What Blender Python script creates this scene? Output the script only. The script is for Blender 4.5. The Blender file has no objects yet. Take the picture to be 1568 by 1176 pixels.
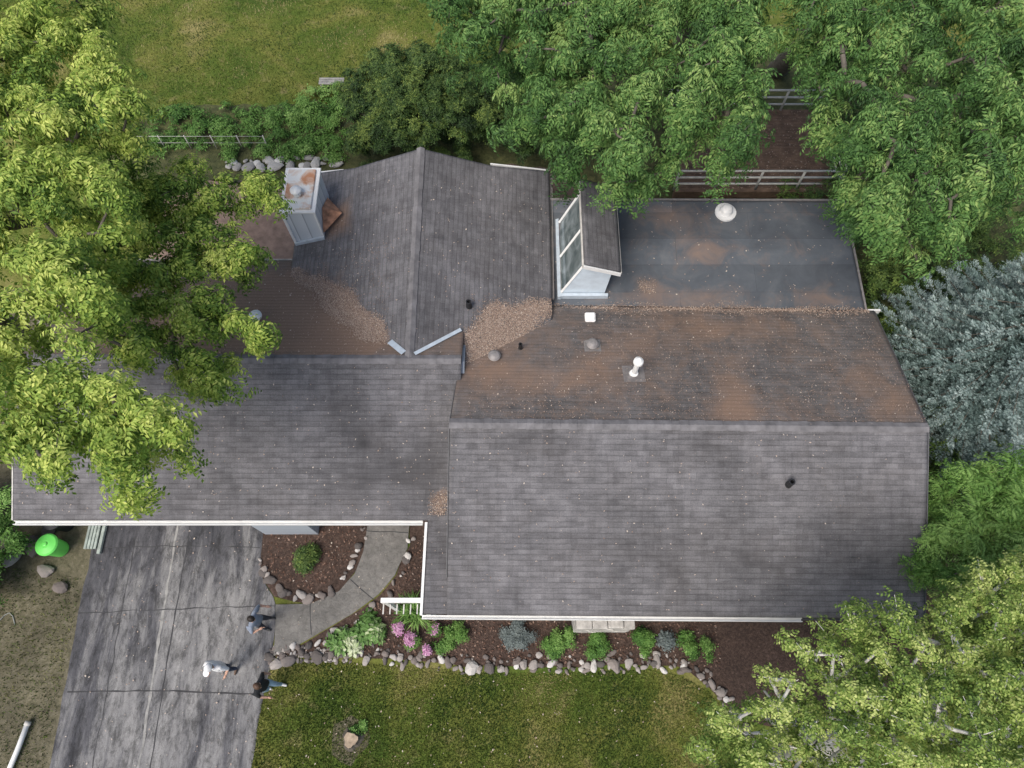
import bpy, bmesh, math, random
import numpy as np
from mathutils import Vector, Matrix, noise
random.seed(7); rng=np.random.default_rng(7)
scene=bpy.context.scene
COL=scene.collection
R=math.radians
# ------------------------------------------------------------ materials
def newmat(name):
    m=bpy.data.materials.new(name); m.use_nodes=True
    nt=m.node_tree; nt.nodes.clear()
    out=nt.nodes.new('ShaderNodeOutputMaterial')
    b=nt.nodes.new('ShaderNodeBsdfPrincipled'); nt.links.new(b.outputs[0],out.inputs[0])
    return m,nt,b,out
def ramp(nt,src,stops):
    r=nt.nodes.new('ShaderNodeValToRGB'); e=r.color_ramp.elements
    while len(e)<len(stops): e.new(0.5)
    for i,(p,c) in enumerate(stops):
        e[i].position=p; e[i].color=(c,c,c,1) if isinstance(c,(int,float)) else (*c,1)
    nt.links.new(src,r.inputs[0]); return r
def mix(nt,f,a,b,bt='MIX'):
    m=nt.nodes.new('ShaderNodeMix'); m.data_type='RGBA'; m.blend_type=bt
    for s,v in ((0,f),(6,a),(7,b)):
        if isinstance(v,bpy.types.NodeSocket): nt.links.new(v,m.inputs[s])
        elif isinstance(v,(int,float)): m.inputs[s].default_value=v if s==0 else (v,v,v,1)
        else: m.inputs[s].default_value=(*v,1)
    return m.outputs[2]
def noise_n(nt,scale,detail=4,rough=.6,vec=None,dist=0):
    n=nt.nodes.new('ShaderNodeTexNoise'); n.inputs['Scale'].default_value=scale
    n.inputs['Detail'].default_value=detail; n.inputs['Roughness'].default_value=rough
    n.inputs['Distortion'].default_value=dist
    if vec is not None: nt.links.new(vec,n.inputs['Vector'])
    return n.outputs['Fac']
def coords(nt,kind='Object',scale=(1,1,1)):
    t=nt.nodes.new('ShaderNodeTexCoord'); mp=nt.nodes.new('ShaderNodeMapping')
    mp.inputs['Scale'].default_value=scale
    nt.links.new(t.outputs[kind],mp.inputs[0]); return mp.outputs[0]
def bump(nt,b,h,st=.3,d=.02):
    n=nt.nodes.new('ShaderNodeBump'); n.inputs['Strength'].default_value=st; n.inputs['Distance'].default_value=d
    nt.links.new(h,n.inputs['Height']); nt.links.new(n.outputs[0],b.inputs['Normal'])
def simple(name,col,rough=.7,var=.15,scale=6,metal=0,bm=0):
    m,nt,b,o=newmat(name); v=coords(nt)
    f=noise_n(nt,scale,4,.6,v)
    r=ramp(nt,f,[(.3,tuple(c*(1-var) for c in col)),(.7,tuple(min(1,c*(1+var)) for c in col))])
    nt.links.new(r.outputs[0],b.inputs['Base Color']); b.inputs['Roughness'].default_value=rough
    b.inputs['Metallic'].default_value=metal
    if bm: bump(nt,b,f,bm,.02)
    return m
def attrmat(name,stops,attr='lc',rough=.6,trans=0.0,spec=.3):
    m,nt,b,o=newmat(name)
    a=nt.nodes.new('ShaderNodeAttribute'); a.attribute_name=attr
    r=ramp(nt,a.outputs['Fac'],stops)
    nt.links.new(r.outputs[0],b.inputs['Base Color']); b.inputs['Roughness'].default_value=rough
    b.inputs['Specular IOR Level'].default_value=spec
    if trans:
        t=nt.nodes.new('ShaderNodeBsdfTranslucent'); nt.links.new(r.outputs[0],t.inputs[0])
        ms=nt.nodes.new('ShaderNodeMixShader'); ms.inputs[0].default_value=trans
        nt.links.new(b.outputs[0],ms.inputs[1]); nt.links.new(t.outputs[0],ms.inputs[2]); nt.links.new(ms.outputs[0],o.inputs[0])
    return m
# ------------------------------------------------------------ mesh helpers
def link(o,parent=None):
    COL.objects.link(o)
    if parent: o.parent=parent
    return o
def empty(name):
    o=bpy.data.objects.new(name,None); COL.objects.link(o); return o
def mesh_obj(name,verts,faces,mat,parent=None,smooth=False):
    me=bpy.data.meshes.new(name); me.from_pydata([tuple(v) for v in verts],[],faces); me.update()
    if mat: me.materials.append(mat)
    if smooth: me.polygons.foreach_set('use_smooth',[True]*len(me.polygons))
    o=bpy.data.objects.new(name,me); return link(o,parent)
def np_mesh(name,verts,k,mat,parent=None,fattr=None,smooth=False,tri=None):
    verts=np.asarray(verts,dtype=np.float32).reshape(-1,3)
    me=bpy.data.meshes.new(name); me.vertices.add(len(verts)); me.vertices.foreach_set('co',verts.ravel())
    if tri is None: idx=np.arange(len(verts),dtype=np.int32); kk=k
    else: idx=np.asarray(tri,dtype=np.int32).ravel(); kk=k
    nf=len(idx)//kk
    me.loops.add(len(idx)); me.loops.foreach_set('vertex_index',idx)
    me.polygons.add(nf); me.polygons.foreach_set('loop_start',np.arange(0,nf*kk,kk,dtype=np.int32))
    try: me.polygons.foreach_set('loop_total',np.full(nf,kk,dtype=np.int32))
    except Exception: pass
    me.polygons.foreach_set('use_smooth',np.full(nf,smooth,dtype=bool))
    me.update(calc_edges=True); me.validate()
    if fattr is not None and len(me.polygons)==nf:
        a=me.attributes.new('lc','FLOAT','FACE'); a.data.foreach_set('value',np.asarray(fattr,dtype=np.float32))
    me.materials.append(mat)
    o=bpy.data.objects.new(name,me); return link(o,parent)
def box(name,x0,x1,y0,y1,z0,z1,mat,parent=None,bev=0.0):
    bm=bmesh.new(); bmesh.ops.create_cube(bm,size=1)
    for v in bm.verts: v.co=Vector(((x0+x1)/2+v.co.x*(x1-x0),(y0+y1)/2+v.co.y*(y1-y0),(z0+z1)/2+v.co.z*(z1-z0)))
    if bev: bmesh.ops.bevel(bm,geom=bm.edges[:],offset=bev,segments=1,affect='EDGES')
    me=bpy.data.meshes.new(name); bm.to_mesh(me); bm.free(); me.materials.append(mat)
    return link(bpy.data.objects.new(name,me),parent)
class Tubes:
    def __init__(s): s.v=[]; s.f=[]
    def add(s,pts,rad,sides=7,cap=True):
        pts=[Vector(p) for p in pts]; base=len(s.v); n=len(pts)
        for i,p in enumerate(pts):
            d=(pts[min(i+1,n-1)]-pts[max(i-1,0)])
            if d.length<1e-6: d=Vector((0,0,1))
            d.normalize(); ref=Vector((0,0,1)) if abs(d.z)<.9 else Vector((1,0,0))
            a=d.cross(ref).normalized(); b=d.cross(a)
            r=rad[i] if isinstance(rad,(list,tuple)) else rad
            for k in range(sides):
                t=2*math.pi*k/sides; s.v.append(p+a*math.cos(t)*r+b*math.sin(t)*r)
        for i in range(n-1):
            for k in range(sides):
                k2=(k+1)%sides
                s.f.append((base+i*sides+k,base+i*sides+k2,base+(i+1)*sides+k2,base+(i+1)*sides+k))
        if cap:
            s.f.append(tuple(base+k for k in range(sides))[::-1]); s.f.append(tuple(base+(n-1)*sides+k for k in range(sides)))
    def obj(s,name,mat,parent=None,smooth=True): return mesh_obj(name,s.v,s.f,mat,parent,smooth)
def inpoly(x,y,p):
    r=False;j=len(p)-1
    for i in range(len(p)):
        if (p[i][1]>y)!=(p[j][1]>y) and x<(p[j][0]-p[i][0])*(y-p[i][1])/(p[j][1]-p[i][1])+p[i][0]: r=not r
        j=i
    return r
def inpoly_np(x,y,p):
    r=np.zeros(len(x),bool); j=len(p)-1
    for i in range(len(p)):
        xi,yi=p[i];xj,yj=p[j]
        if yi!=yj:
            c=((yi>y)!=(yj>y))&(x<(xj-xi)*(y-yi)/(yj-yi)+xi); r^=c
        j=i
    return r
def sheet(name,poly,z,mat,parent=None,wob=0.06,step=.25):
    pts=[];n=len(poly)
    for i in range(n):
        a=Vector((*poly[i],0)); b=Vector((*poly[(i+1)%n],0)); L=(b-a).length; m=max(1,int(L/step))
        for k in range(m):
            p=a.lerp(b,k/m); q=noise.noise_vector(p*1.7)*wob+noise.noise_vector(p*6)*wob*.5; pts.append((p.x+q.x,p.y+q.y,z))
    bm=bmesh.new(); vs=[bm.verts.new(p) for p in pts]; f=bm.faces.new(vs)
    bmesh.ops.triangulate(bm,faces=[f]) 
    me=bpy.data.meshes.new(name); bm.to_mesh(me); bm.free(); me.materials.append(mat)
    o=link(bpy.data.objects.new(name,me),parent)
    if me.polygons and me.polygons[0].normal.z<0: me.flip_normals()
    return o
# ------------------------------------------------------------ world, sun, camera
w=bpy.data.worlds.new("World"); scene.world=w; w.use_nodes=True
nt=w.node_tree; bg=nt.nodes['Background']; sky=nt.nodes.new('ShaderNodeTexSky'); sky.sky_type='NISHITA'; sky.sun_disc=False
sv=Vector((-0.42,-0.50,0.95)).normalized()
sky.sun_elevation=math.asin(sv.z); sky.sun_rotation=math.atan2(sv.x,sv.y)
sky.air_density=1.0; sky.dust_density=4.0; sky.ozone_density=1.0
nt.links.new(sky.outputs[0],bg.inputs[0]); bg.inputs[1].default_value=0.15
sl=bpy.data.lights.new('sun','SUN'); sl.energy=2.5; sl.angle=R(32); sl.color=(1,.96,.90)
so=bpy.data.objects.new('sun',sl); so.rotation_euler=sv.to_track_quat('Z','Y').to_euler(); so.location=(0,0,40); COL.objects.link(so)
cam=bpy.data.cameras.new('camera'); cam.lens=25.03; cam.sensor_width=36; cam.clip_end=2000; cam.clip_start=.1
co=bpy.data.objects.new('camera',cam); co.location=(0,0,22); co.rotation_euler=(R(23),0,0); COL.objects.link(co); scene.camera=co
scene.view_settings.view_transform='Standard'; scene.view_settings.look='None'; scene.view_settings.exposure=0
# ------------------------------------------------------------ surface materials
def math_n(nt,op,a,b=None,c=None):
    n=nt.nodes.new('ShaderNodeMath'); n.operation=op
    for i,v in enumerate((a,b,c)):
        if v is None: continue
        if isinstance(v,(int,float)): n.inputs[i].default_value=v
        else: nt.links.new(v,n.inputs[i])
    return n.outputs[0]
def shingle_mat(name,c1,c2,dirtc=(.35,.235,.17),brown=.12):
    m,nt,b,o=newmat(name)
    uv=coords(nt,'UV')
    br=nt.nodes.new('ShaderNodeTexBrick'); nt.links.new(uv,br.inputs['Vector'])
    br.offset=.5; br.squash=1
    br.inputs['Scale'].default_value=1; br.inputs['Brick Width'].default_value=.305; br.inputs['Row Height'].default_value=.143
    br.inputs['Mortar Size'].default_value=.003; br.inputs['Mortar Smooth'].default_value=.8; br.inputs['Bias'].default_value=-.1
    br.inputs['Color1'].default_value=(*c1,1); br.inputs['Color2'].default_value=(*c2,1); br.inputs['Mortar'].default_value=tuple(x*.7 for x in c1)+(1,)
    sx=nt.nodes.new('ShaderNodeSeparateXYZ'); nt.links.new(uv,sx.inputs[0])
    wob=noise_n(nt,1.2,2,.5,uv)
    row=math_n(nt,'FRACT',math_n(nt,'DIVIDE',math_n(nt,'ADD',sx.outputs[1],math_n(nt,'MULTIPLY',wob,.018)),.143))
    row_shadow=ramp(nt,row,[(0,.68),(.10,.73),(.26,1.0),(1,1.05)])  # shadow at each shingle course edge, painted into the colour
    ob=coords(nt)
    fade=ramp(nt,noise_n(nt,1.1,4,.75,ob),[(.32,.30),(.65,1.0)])
    big=noise_n(nt,.5,5,.6,ob,.4); r1=ramp(nt,big,[(.3,.72),(.5,.98),(.7,1.22)])
    c=mix(nt,1.0,br.outputs[0],r1.outputs[0],'MULTIPLY'); c=mix(nt,fade.outputs[0],c,row_shadow.outputs[0],'MULTIPLY')
    uvs=coords(nt,'UV',(.9,3.5,1)); st=noise_n(nt,1.6,3,.7,uvs); r2=ramp(nt,st,[(.35,.82),(.6,1.12)])
    c=mix(nt,1.0,c,r2.outputs[0],'MULTIPLY')
    # run-off streaks down the slope
    uvd=coords(nt,'UV',(2.4,.35,1)); sd_=noise_n(nt,1.5,4,.7,uvd); r4=ramp(nt,sd_,[(.36,.84),(.55,1.04)])
    c=mix(nt,1.0,c,r4.outputs[0],'MULTIPLY')
    fine=noise_n(nt,34,3,.8,ob); r3=ramp(nt,fine,[(.3,.74),(.7,1.26)])
    c=mix(nt,1.0,c,r3.outputs[0],'MULTIPLY')
    br2=ramp(nt,noise_n(nt,.8,5,.7,ob,.5),[(.42,0.0),(.7,brown)]); c=mix(nt,br2.outputs[0],c,(.15,.125,.108))
    at=nt.nodes.new('ShaderNodeAttribute'); at.attribute_name='dirt'
    dn=noise_n(nt,1.3,8,.74,ob,.7)
    ma=math_n(nt,'MULTIPLY_ADD',dn,1.9,at.outputs['Fac'])
    mr=nt.nodes.new('ShaderNodeMapRange'); mr.inputs[1].default_value=.90; mr.inputs[2].default_value=1.75; mr.inputs[3].default_value=0; mr.inputs[4].default_value=.90
    nt.links.new(ma,mr.inputs[0])
    dc=mix(nt,fine,tuple(x*.6 for x in dirtc),dirtc); dc=mix(nt,.7,dc,row_shadow.outputs[0],'MULTIPLY')
    c=mix(nt,mr.outputs[0],c,dc)
    a2=nt.nodes.new('ShaderNodeAttribute'); a2.attribute_name='wet'
    c=mix(nt,a2.outputs['Fac'],c,(.04,.039,.041))
    nt.links.new(c,b.inputs['Base Color']); b.inputs['Roughness'].default_value=.85; b.inputs['Specular IOR Level'].default_value=.25
    bump(nt,b,row,.3,.012)
    return m
SH=shingle_mat('asphalt_shingles',(.131,.128,.135),(.172,.168,.176))
SHN=shingle_mat('asphalt_shingles_north',(.126,.119,.118),(.162,.152,.150),brown=.3)
m,nt,b,o=newmat('rolled_roofing'); ob=coords(nt)
f=noise_n(nt,.9,6,.65,ob,.5); r=ramp(nt,f,[(.3,(.075,.084,.098)),(.55,(.108,.122,.140)),(.75,(.16,.17,.182))])
at=nt.nodes.new('ShaderNodeAttribute'); at.attribute_name='dirt'; dn=noise_n(nt,1.3,7,.75,ob,.8)
ma=math_n(nt,'MULTIPLY_ADD',dn,1.8,at.outputs['Fac'])
mr=nt.nodes.new('ShaderNodeMapRange'); mr.inputs[1].default_value=.80; mr.inputs[2].default_value=1.7; mr.inputs[3].default_value=0; mr.inputs[4].default_value=.85; nt.links.new(ma,mr.inputs[0])
c=mix(nt,mr.outputs[0],r.outputs[0],(.30,.20,.145))
uv=coords(nt,'UV'); br=nt.nodes.new('ShaderNodeTexBrick'); nt.links.new(uv,br.inputs[0]); br.offset=.37
br.inputs['Scale'].default_value=1; br.inputs['Brick Width'].default_value=6.5; br.inputs['Row Height'].default_value=.95; br.inputs['Mortar Size'].default_value=.008; br.inputs['Mortar Smooth'].default_value=.3
br.inputs['Color1'].default_value=(.82,.82,.82,1); br.inputs['Color2'].default_value=(1.1,1.1,1.1,1); br.inputs['Mortar'].default_value=(.62,.62,.64,1)
c=mix(nt,1.0,c,br.outputs[0],'MULTIPLY'); nt.links.new(c,b.inputs['Base Color']); b.inputs['Roughness'].default_value=.55
bump(nt,b,noise_n(nt,3,5,.6,ob),.25,.03); FLAT=m
WHITE=simple('white_painted_metal',(.82,.82,.80),.45,.06,3)
OFFW=simple('dirty_white_trim',(.6,.58,.54),.6,.25,5)
DARKM=simple('dark_plastic',(.02,.02,.022),.5,.3,8)
DRIP=simple('drip_edge',(.10,.10,.105),.6,.3,5)
GALV=simple('galvanised_flashing',(.55,.62,.68),.4,.12,6,.15)
GREYV=simple('grey_vent_metal',(.3,.28,.27),.5,.2,9,.3)
m,nt,b,o=newmat('lap_siding'); ob=coords(nt); wv=nt.nodes.new('ShaderNodeTexWave'); wv.bands_direction='Z'; wv.wave_profile='SAW'; wv.inputs['Scale'].default_value=1.3
nt.links.new(ob,wv.inputs[0]); r=ramp(nt,wv.outputs[1],[(0,(.20,.24,.28)),(.1,(.40,.45,.50)),(1,(.47,.52,.57))]); nt.links.new(r.outputs[0],b.inputs[0]); bump(nt,b,wv.outputs[1],.4,.02); b.inputs['Roughness'].default_value=.6; SIDING=m
m,nt,b,o=newmat('vertical_siding'); wv=nt.nodes.new('ShaderNodeTexWave'); wv.bands_direction='DIAGONAL'; wv.wave_profile='SAW'; wv.inputs['Scale'].default_value=1.6
mp=coords(nt,'Object',(1,1,0)); nt.links.new(mp,wv.inputs[0]); r=ramp(nt,wv.outputs[1],[(0,(.24,.27,.30)),(.12,(.56,.60,.63)),(1,(.66,.69,.71))]); nt.links.new(r.outputs[0],b.inputs[0]); b.inputs['Roughness'].default_value=.6; VSID=m
m,nt,b,o=newmat('window_glass'); b.inputs['Roughness'].default_value=.08; b.inputs['Specular IOR Level'].default_value=.8; GLASS=m
ob=coords(nt); r=ramp(nt,noise_n(nt,1.6,3,.5,ob,1.0),[(.3,(.05,.075,.08)),(.5,(.14,.17,.17)),(.7,(.28,.32,.33))]); nt.links.new(r.outputs[0],b.inputs[0])
m,nt,b,o=newmat('lawn_grass'); ob=coords(nt)
f1=noise_n(nt,.33,6,.62,ob,.5); r=ramp(nt,f1,[(.28,(.045,.085,.016)),(.44,(.095,.138,.026)),(.57,(.16,.175,.042)),(.70,(.28,.245,.10))])
f2=noise_n(nt,14,4,.8,ob); r2=ramp(nt,f2,[(.25,.62),(.75,1.35)]); c=mix(nt,1,r.outputs[0],r2.outputs[0],'MULTIPLY')
f3=noise_n(nt,1.9,5,.7,ob,.3); r3=ramp(nt,f3,[(.55,0.0),(.73,.65)]); c=mix(nt,r3.outputs[0],c,(.29,.24,.12))
nt.links.new(c,b.inputs[0]); b.inputs['Roughness'].default_value=.9; b.inputs['Specular IOR Level'].default_value=.1; bump(nt,b,f2,.6,.05); GRASS=m
def soil(name,a,bb,cc,sc=9):
    m,nt,b,o=newmat(name); ob=coords(nt)
    f=noise_n(nt,sc,6,.8,ob,.3); r=ramp(nt,f,[(.3,a),(.5,bb),(.7,cc)])
    g=noise_n(nt,.7,4,.6,ob); r2=ramp(nt,g,[(.3,.65),(.7,1.25)]); c=mix(nt,1,r.outputs[0],r2.outputs[0],'MULTIPLY')
    nt.links.new(c,b.inputs[0]); b.inputs['Roughness'].default_value=.95; bump(nt,b,f,.9,.05); return m
MULCH=soil('bark_mulch',(.028,.018,.013),(.075,.047,.036),(.17,.115,.09),14)
SOIL=soil('bare_soil',(.06,.058,.03),(.135,.122,.075),(.22,.195,.14),5)
DSOIL=soil('dark_soil',(.03,.038,.012),(.075,.085,.03),(.15,.15,.055),3)  # darker, greener soil for the tree ground and garden bed
m,nt,b,o=newmat('worn_asphalt'); ob=coords(nt)
f=noise_n(nt,.9,8,.70,coords(nt,'Object',(2.0,.32,1)),.4)
sx=nt.nodes.new('ShaderNodeSeparateXYZ'); nt.links.new(ob,sx.inputs[0])
my=nt.nodes.new('ShaderNodeMapRange'); my.inputs[1].default_value=5.2; my.inputs[2].default_value=2.2; my.inputs[3].default_value=-.15; my.inputs[4].default_value=.03; nt.links.new(sx.outputs[1],my.inputs[0])
mx=nt.nodes.new('ShaderNodeMapRange'); mx.inputs[1].default_value=-12.4; mx.inputs[2].default_value=-10.9; mx.inputs[3].default_value=-.08; mx.inputs[4].default_value=.02; nt.links.new(sx.outputs[0],mx.inputs[0])
mw=nt.nodes.new('ShaderNodeMapRange'); mw.inputs[1].default_value=-7.9; mw.inputs[2].default_value=-7.1; mw.inputs[3].default_value=0; mw.inputs[4].default_value=-.05; nt.links.new(sx.outputs[0],mw.inputs[0])
f=math_n(nt,'ADD',math_n(nt,'ADD',math_n(nt,'ADD',f,my.outputs[0]),mx.outputs[0]),mw.outputs[0])
r=ramp(nt,f,[(.30,(.042,.043,.050)),(.44,(.090,.090,.098)),(.54,(.19,.188,.188)),(.70,(.29,.285,.278))])
g=noise_n(nt,2.4,7,.85,coords(nt,'Object',(1.5,.6,1)),.3); rg=ramp(nt,g,[(.40,.42),(.54,1.08)]); c=mix(nt,1,r.outputs[0],rg.outputs[0],'MULTIPLY')
h=noise_n(nt,45,3,.8,ob); rh=ramp(nt,h,[(.3,.75),(.7,1.25)]); c=mix(nt,1,c,rh.outputs[0],'MULTIPLY')
nt.links.new(c,b.inputs[0]); b.inputs['Roughness'].default_value=.85; bump(nt,b,h,.3,.01); ASPH=m
CONC=soil('concrete',(.13,.125,.115),(.20,.192,.178),(.26,.25,.232),7)
CRACK=simple('crack_sealant',(.045,.045,.048),.8,.4,3)
SEAM=simple('concrete_seam',(.30,.295,.28),.9,.35,4)
# ------------------------------------------------------------ ground and sheets
bm=bmesh.new(); bmesh.ops.create_grid(bm,x_segments=60,y_segments=60,size=400); me=bpy.data.meshes.new('ground'); bm.to_mesh(me); bm.free(); me.materials.append(GRASS)
link(bpy.data.objects.new('ground',me))
sheet('bare_soil',[(-30,-9),(-12.0,-9),(-12.0,5.5),(-13.2,13),(-30,13)],.004,SOIL,wob=.1)
sheet('dark_soil',[(-6.2,16.2),(-6.3,19.2),(-3,20.5),(2,22.5),(6,24.0),(14,24.5),(30,24),(30,1.5),(12.5,1.0),(9,1.8),(9,8),(9,14)],.004,DSOIL,wob=.4)
sheet('mulch_bed',[(-2.2,15.8),(-2.6,17.6),(-.5,18.6),(2.2,18.2),(3,16),(2,14)],.008,soil('rear_mulch',(.06,.04,.03),(.13,.095,.08),(.22,.17,.15),9),wob=.2)
sheet('patio_pavement',[(-13.2,11.6),(-6.3,11.6),(-6.3,18.3),(-13.2,18.3)],.008,simple('brown_pavers',(.27,.19,.15),.9,.3,3,0,.3),wob=.02)
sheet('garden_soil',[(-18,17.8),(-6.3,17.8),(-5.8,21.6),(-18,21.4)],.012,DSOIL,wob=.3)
drv=[(-12.6,-9),(-12.62,-2),(-12.8,2),(-12.9,5.8),(-7.0,5.8),(-7.7,4.6),(-7.6,3.2),(-6.98,2.2),(-6.92,.75),(-7.08,-.6),(-7.12,-2.2),(-7.15,-9)]
sheet('driveway',drv,.016,ASPH,wob=.05)
def strip(name,pts,wd,z,mat,parent=None,jit=.01):
    v=[];f=[];P=[]
    for i in range(len(pts)-1):
        a=Vector((*pts[i],0));b=Vector((*pts[i+1],0));m=max(1,int((b-a).length/.2))
        for k in range(m): P.append(a.lerp(b,k/m))
    P.append(Vector((*pts[-1],0)))
    for i,p in enumerate(P):
        d=(P[min(i+1,len(P)-1)]-P[max(i-1,0)]).normalized(); n=Vector((-d.y,d.x,0)); q=n*noise.noise(p*2.3)*jit*2
        ww=wd*(.5+.8*random.random()); v+= [p+q+n*ww/2+Vector((0,0,z)),p+q-n*ww/2+Vector((0,0,z))]
    for i in range(len(P)-1): f.append((2*i,2*i+1,2*i+3,2*i+2))
    return mesh_obj(name,v,f,mat,parent)
dm=empty('driveway_joints')
strip('joint_a',[(-10.35,5.2),(-10.3,2),(-10.2,-1.5),(-10.2,-9)],.08,.021,SEAM,dm,.015)
strip('joint_b',[(-9.95,5.2),(-9.93,1),(-9.85,-3),(-9.8,-9)],.04,.021,CRACK,dm,.015)
strip('joint_c',[(-12.6,-.15),(-10,-.12),(-7.1,-.2)],.04,.0215,CRACK,dm,.015)
strip('joint_d',[(-12.8,2.0),(-10,2.1),(-7.0,2.2)],.025,.0215,CRACK,dm,.02)
strip('joint_e',[(-12.7,3.9),(-10,3.95),(-7.7,3.9)],.025,.0215,CRACK,dm,.02)
strip('joint_f',[(-11.6,5),(-11.5,1),(-11.45,-3)],.022,.021,CRACK,dm,.03)
path=[(-6.98,2.22),(-5.99,2.24),(-5.15,2.61),(-4.75,3.1),(-4.52,3.8),(-4.42,5.6),(-3.1,5.6),(-3.2,3.87),(-3.52,3.09),(-3.97,2.52),(-4.71,1.96),(-5.79,1.33),(-6.4,1.0),(-6.87,.79)]
sheet('planter_mulch',[(-8.3,5.8),(-7.7,4.5),(-7.6,3.2),(-7.1,2.45),(-6,2.2),(-5.1,2.6),(-4.5,3.6),(-4.4,5.8)],.03,MULCH,wob=.04)
sheet('front_path',path,.05,CONC,wob=.02)
pj=empty('path_joints')
strip('joint_1',[(-5.98,2.25),(-5.85,1.38)],.025,.055,CRACK,pj)
strip('joint_2',[(-4.85,2.95),(-4.1,2.35)],.025,.055,CRACK,pj)
strip('joint_3',[(-4.5,4.4),(-3.2,4.35)],.025,.055,CRACK,pj)
sheet('garden_bed_mulch',[(-6.9,.75),(-5.8,1.3),(-4.7,1.95),(-3.95,2.5),(-3.5,3.1),(-3.15,4.0),(-3.1,5.0),(-1,5),(12.5,3),(12.5,1),(9,-1.5),(6.3,-.8),(5.6,0.0),(5,.42),(4,.6),(2.7,.55),(1.2,.5),(-.6,.5),(-1.6,.55),(-2.5,.66),(-4.6,.79),(-5.9,.86)],.012,MULCH,wob=.07)
# stones -----------------------------------------------------------------
def ico(sub=2):
    bm=bmesh.new(); bmesh.ops.create_icosphere(bm,subdivisions=sub,radius=1); v=np.array([x.co[:] for x in bm.verts]); f=np.array([[a.index for a in p.verts] for p in bm.faces]); bm.free(); return v,f
IV,IF=ico(2)
STONE=attrmat('field_stone',[(0,(.10,.09,.085)),(.35,(.20,.17,.155)),(.6,(.28,.25,.23)),(.85,(.40,.37,.345)),(1,(.62,.60,.57))],rough=.85)
def stones(name,items,mat,parent=None,flat=.6):
    V=[];Fc=[];A=[];n=0
    for (x,y,z,r) in items:
        v=IV*np.array([r*rng.uniform(.8,1.5),r*rng.uniform(.65,1.1),r*flat*rng.uniform(.7,1.2)])
        off=rng.uniform(0,50,3); k=np.array([noise.noise(Vector(q*1.3/r*.5+off)) for q in v])
        v=v*(1+.7*k[:,None]); a=rng.uniform(0,6.28); c,s=math.cos(a),math.sin(a)
        v=np.stack([v[:,0]*c-v[:,1]*s+x,v[:,0]*s+v[:,1]*c+y,v[:,2]+z],1)
        V.append(v);Fc.append(IF+n);A.append(np.full(len(IF),rng.uniform(0,1)**1.3));n+=len(v)
    return np_mesh(name,np.concatenate(V),3,mat,parent,np.concatenate(A),False,np.concatenate(Fc))
def along(pts,sp,r0,r1,w=.06,z=.05):
    out=[]
    for i in range(len(pts)-1):
        a=Vector((*pts[i],0));b=Vector((*pts[i+1],0)); L=(b-a).length; d=random.uniform(0,.1)
        while d<L:
            p=a.lerp(b,d/L); r=r0+(r1-r0)*random.random()**1.6; out.append((p.x+random.uniform(-w,w),p.y+random.uniform(-w,w),z+r*.2,r)); d+=r*sp*random.uniform(.75,1.5)
    return out
border=[(-6.94,.61),(-5.93,.86),(-4.6,.79),(-3.47,.79),(-2.52,.66),(-1.58,.55),(-.64,.5),(1.24,.5),(2.74,.55),(4.06,.61),(4.98,.42),(5.69,.03),(6.17,-.6),(6.6,-1.6)]
it=along(border,2.0,.06,.17,.10)+along(border,2.4,.03,.09,.2,.03)+along([(p[0],p[1]+.22) for p in border],3,.04,.12,.13,.03)
it+=[(random.uniform(-7,-4.6),random.uniform(.62,1.05),.03,random.uniform(.02,.06)) for _ in range(180)]
it+=along([(-5.6,1.2),(-4.9,1.55),(-4.2,2.0),(-3.75,2.4),(-3.4,2.95),(-3.1,3.7),(-3.05,4.3)],2.4,.05,.14,.10)
stones('stone_border',it,STONE)
stones('stone_border',along([(-7.6,3.6),(-7.45,3.1),(-6.95,2.6),(-6.2,2.42),(-5.4,2.6),(-4.95,3.1),(-4.65,3.9),(-4.5,4.6)],2.0,.05,.15,.09),STONE)
stones('landscape_rocks',[(-14.0,3.2,.1,.3),(-14.6,3.9,.1,.28),(-15.1,3.6,.12,.35),(-13.5,2.7,.08,.18),(-15.6,4.1,.1,.3),(-14.2,4.4,.1,.25)],STONE)
PALE=attrmat('pale_limestone',[(0,(.28,.27,.25)),(.5,(.45,.44,.41)),(1,(.66,.65,.62))],rough=.9)
stones('stone_edging',along([(-11,18.35),(-6.7,18.55)],1.7,.08,.26,.10,.05)+along([(-11,18.6),(-6.6,18.8)],1.8,.05,.22,.12,.05),PALE,None,.45)
# ------------------------------------------------------------ HOUSE
house=empty('ranch_house')
def gauss(x,y,cx,cy,sx,sy,a=0):
    dx,dy=x-cx,y-cy; return math.exp(-((dx/sx)**2+(dy/sy)**2))
BLOBS=[(6.0,7.3,.6,1.0,.6),(2.3,7.9,1.2,.7,.55),(3.6,9.2,1.1,.7,.5),(7.3,9.8,1.4,.5,.4),(-.6,8.3,1.0,.9,.6),(.4,7.6,1.3,.6,.35),(5.6,9.9,1.2,.7,.45),(10.2,6.9,.7,.6,.5),(9.6,8.0,.9,.8,.3),(5.9,6.6,.7,.5,.5),
       (5.2,13.9,1.0,.5,.55),(6.0,12.7,.7,.6,.5),(4.2,11.5,.5,.4,.6),(5.5,11.0,1.8,.35,.45),(9.5,11.0,1.2,.3,.4),(-7.5,10.6,2.2,1.5,.95),(-5.6,9.5,1.6,1.3,.85),(-9.5,9.8,2.5,1.6,.8),(-4.2,8.9,1.2,.5,.6),(-1.95,4.7,.45,.45,1.0),(-5.5,13.5,.45,.6,1.3),(-5.4,14.3,.8,.8,.25),
       (0,9.6,1.0,.7,.5)]
def dirt(x,y,base):
    return base+sum(k*gauss(x,y,a,b,c,d) for a,b,c,d,k in BLOBS)
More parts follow.
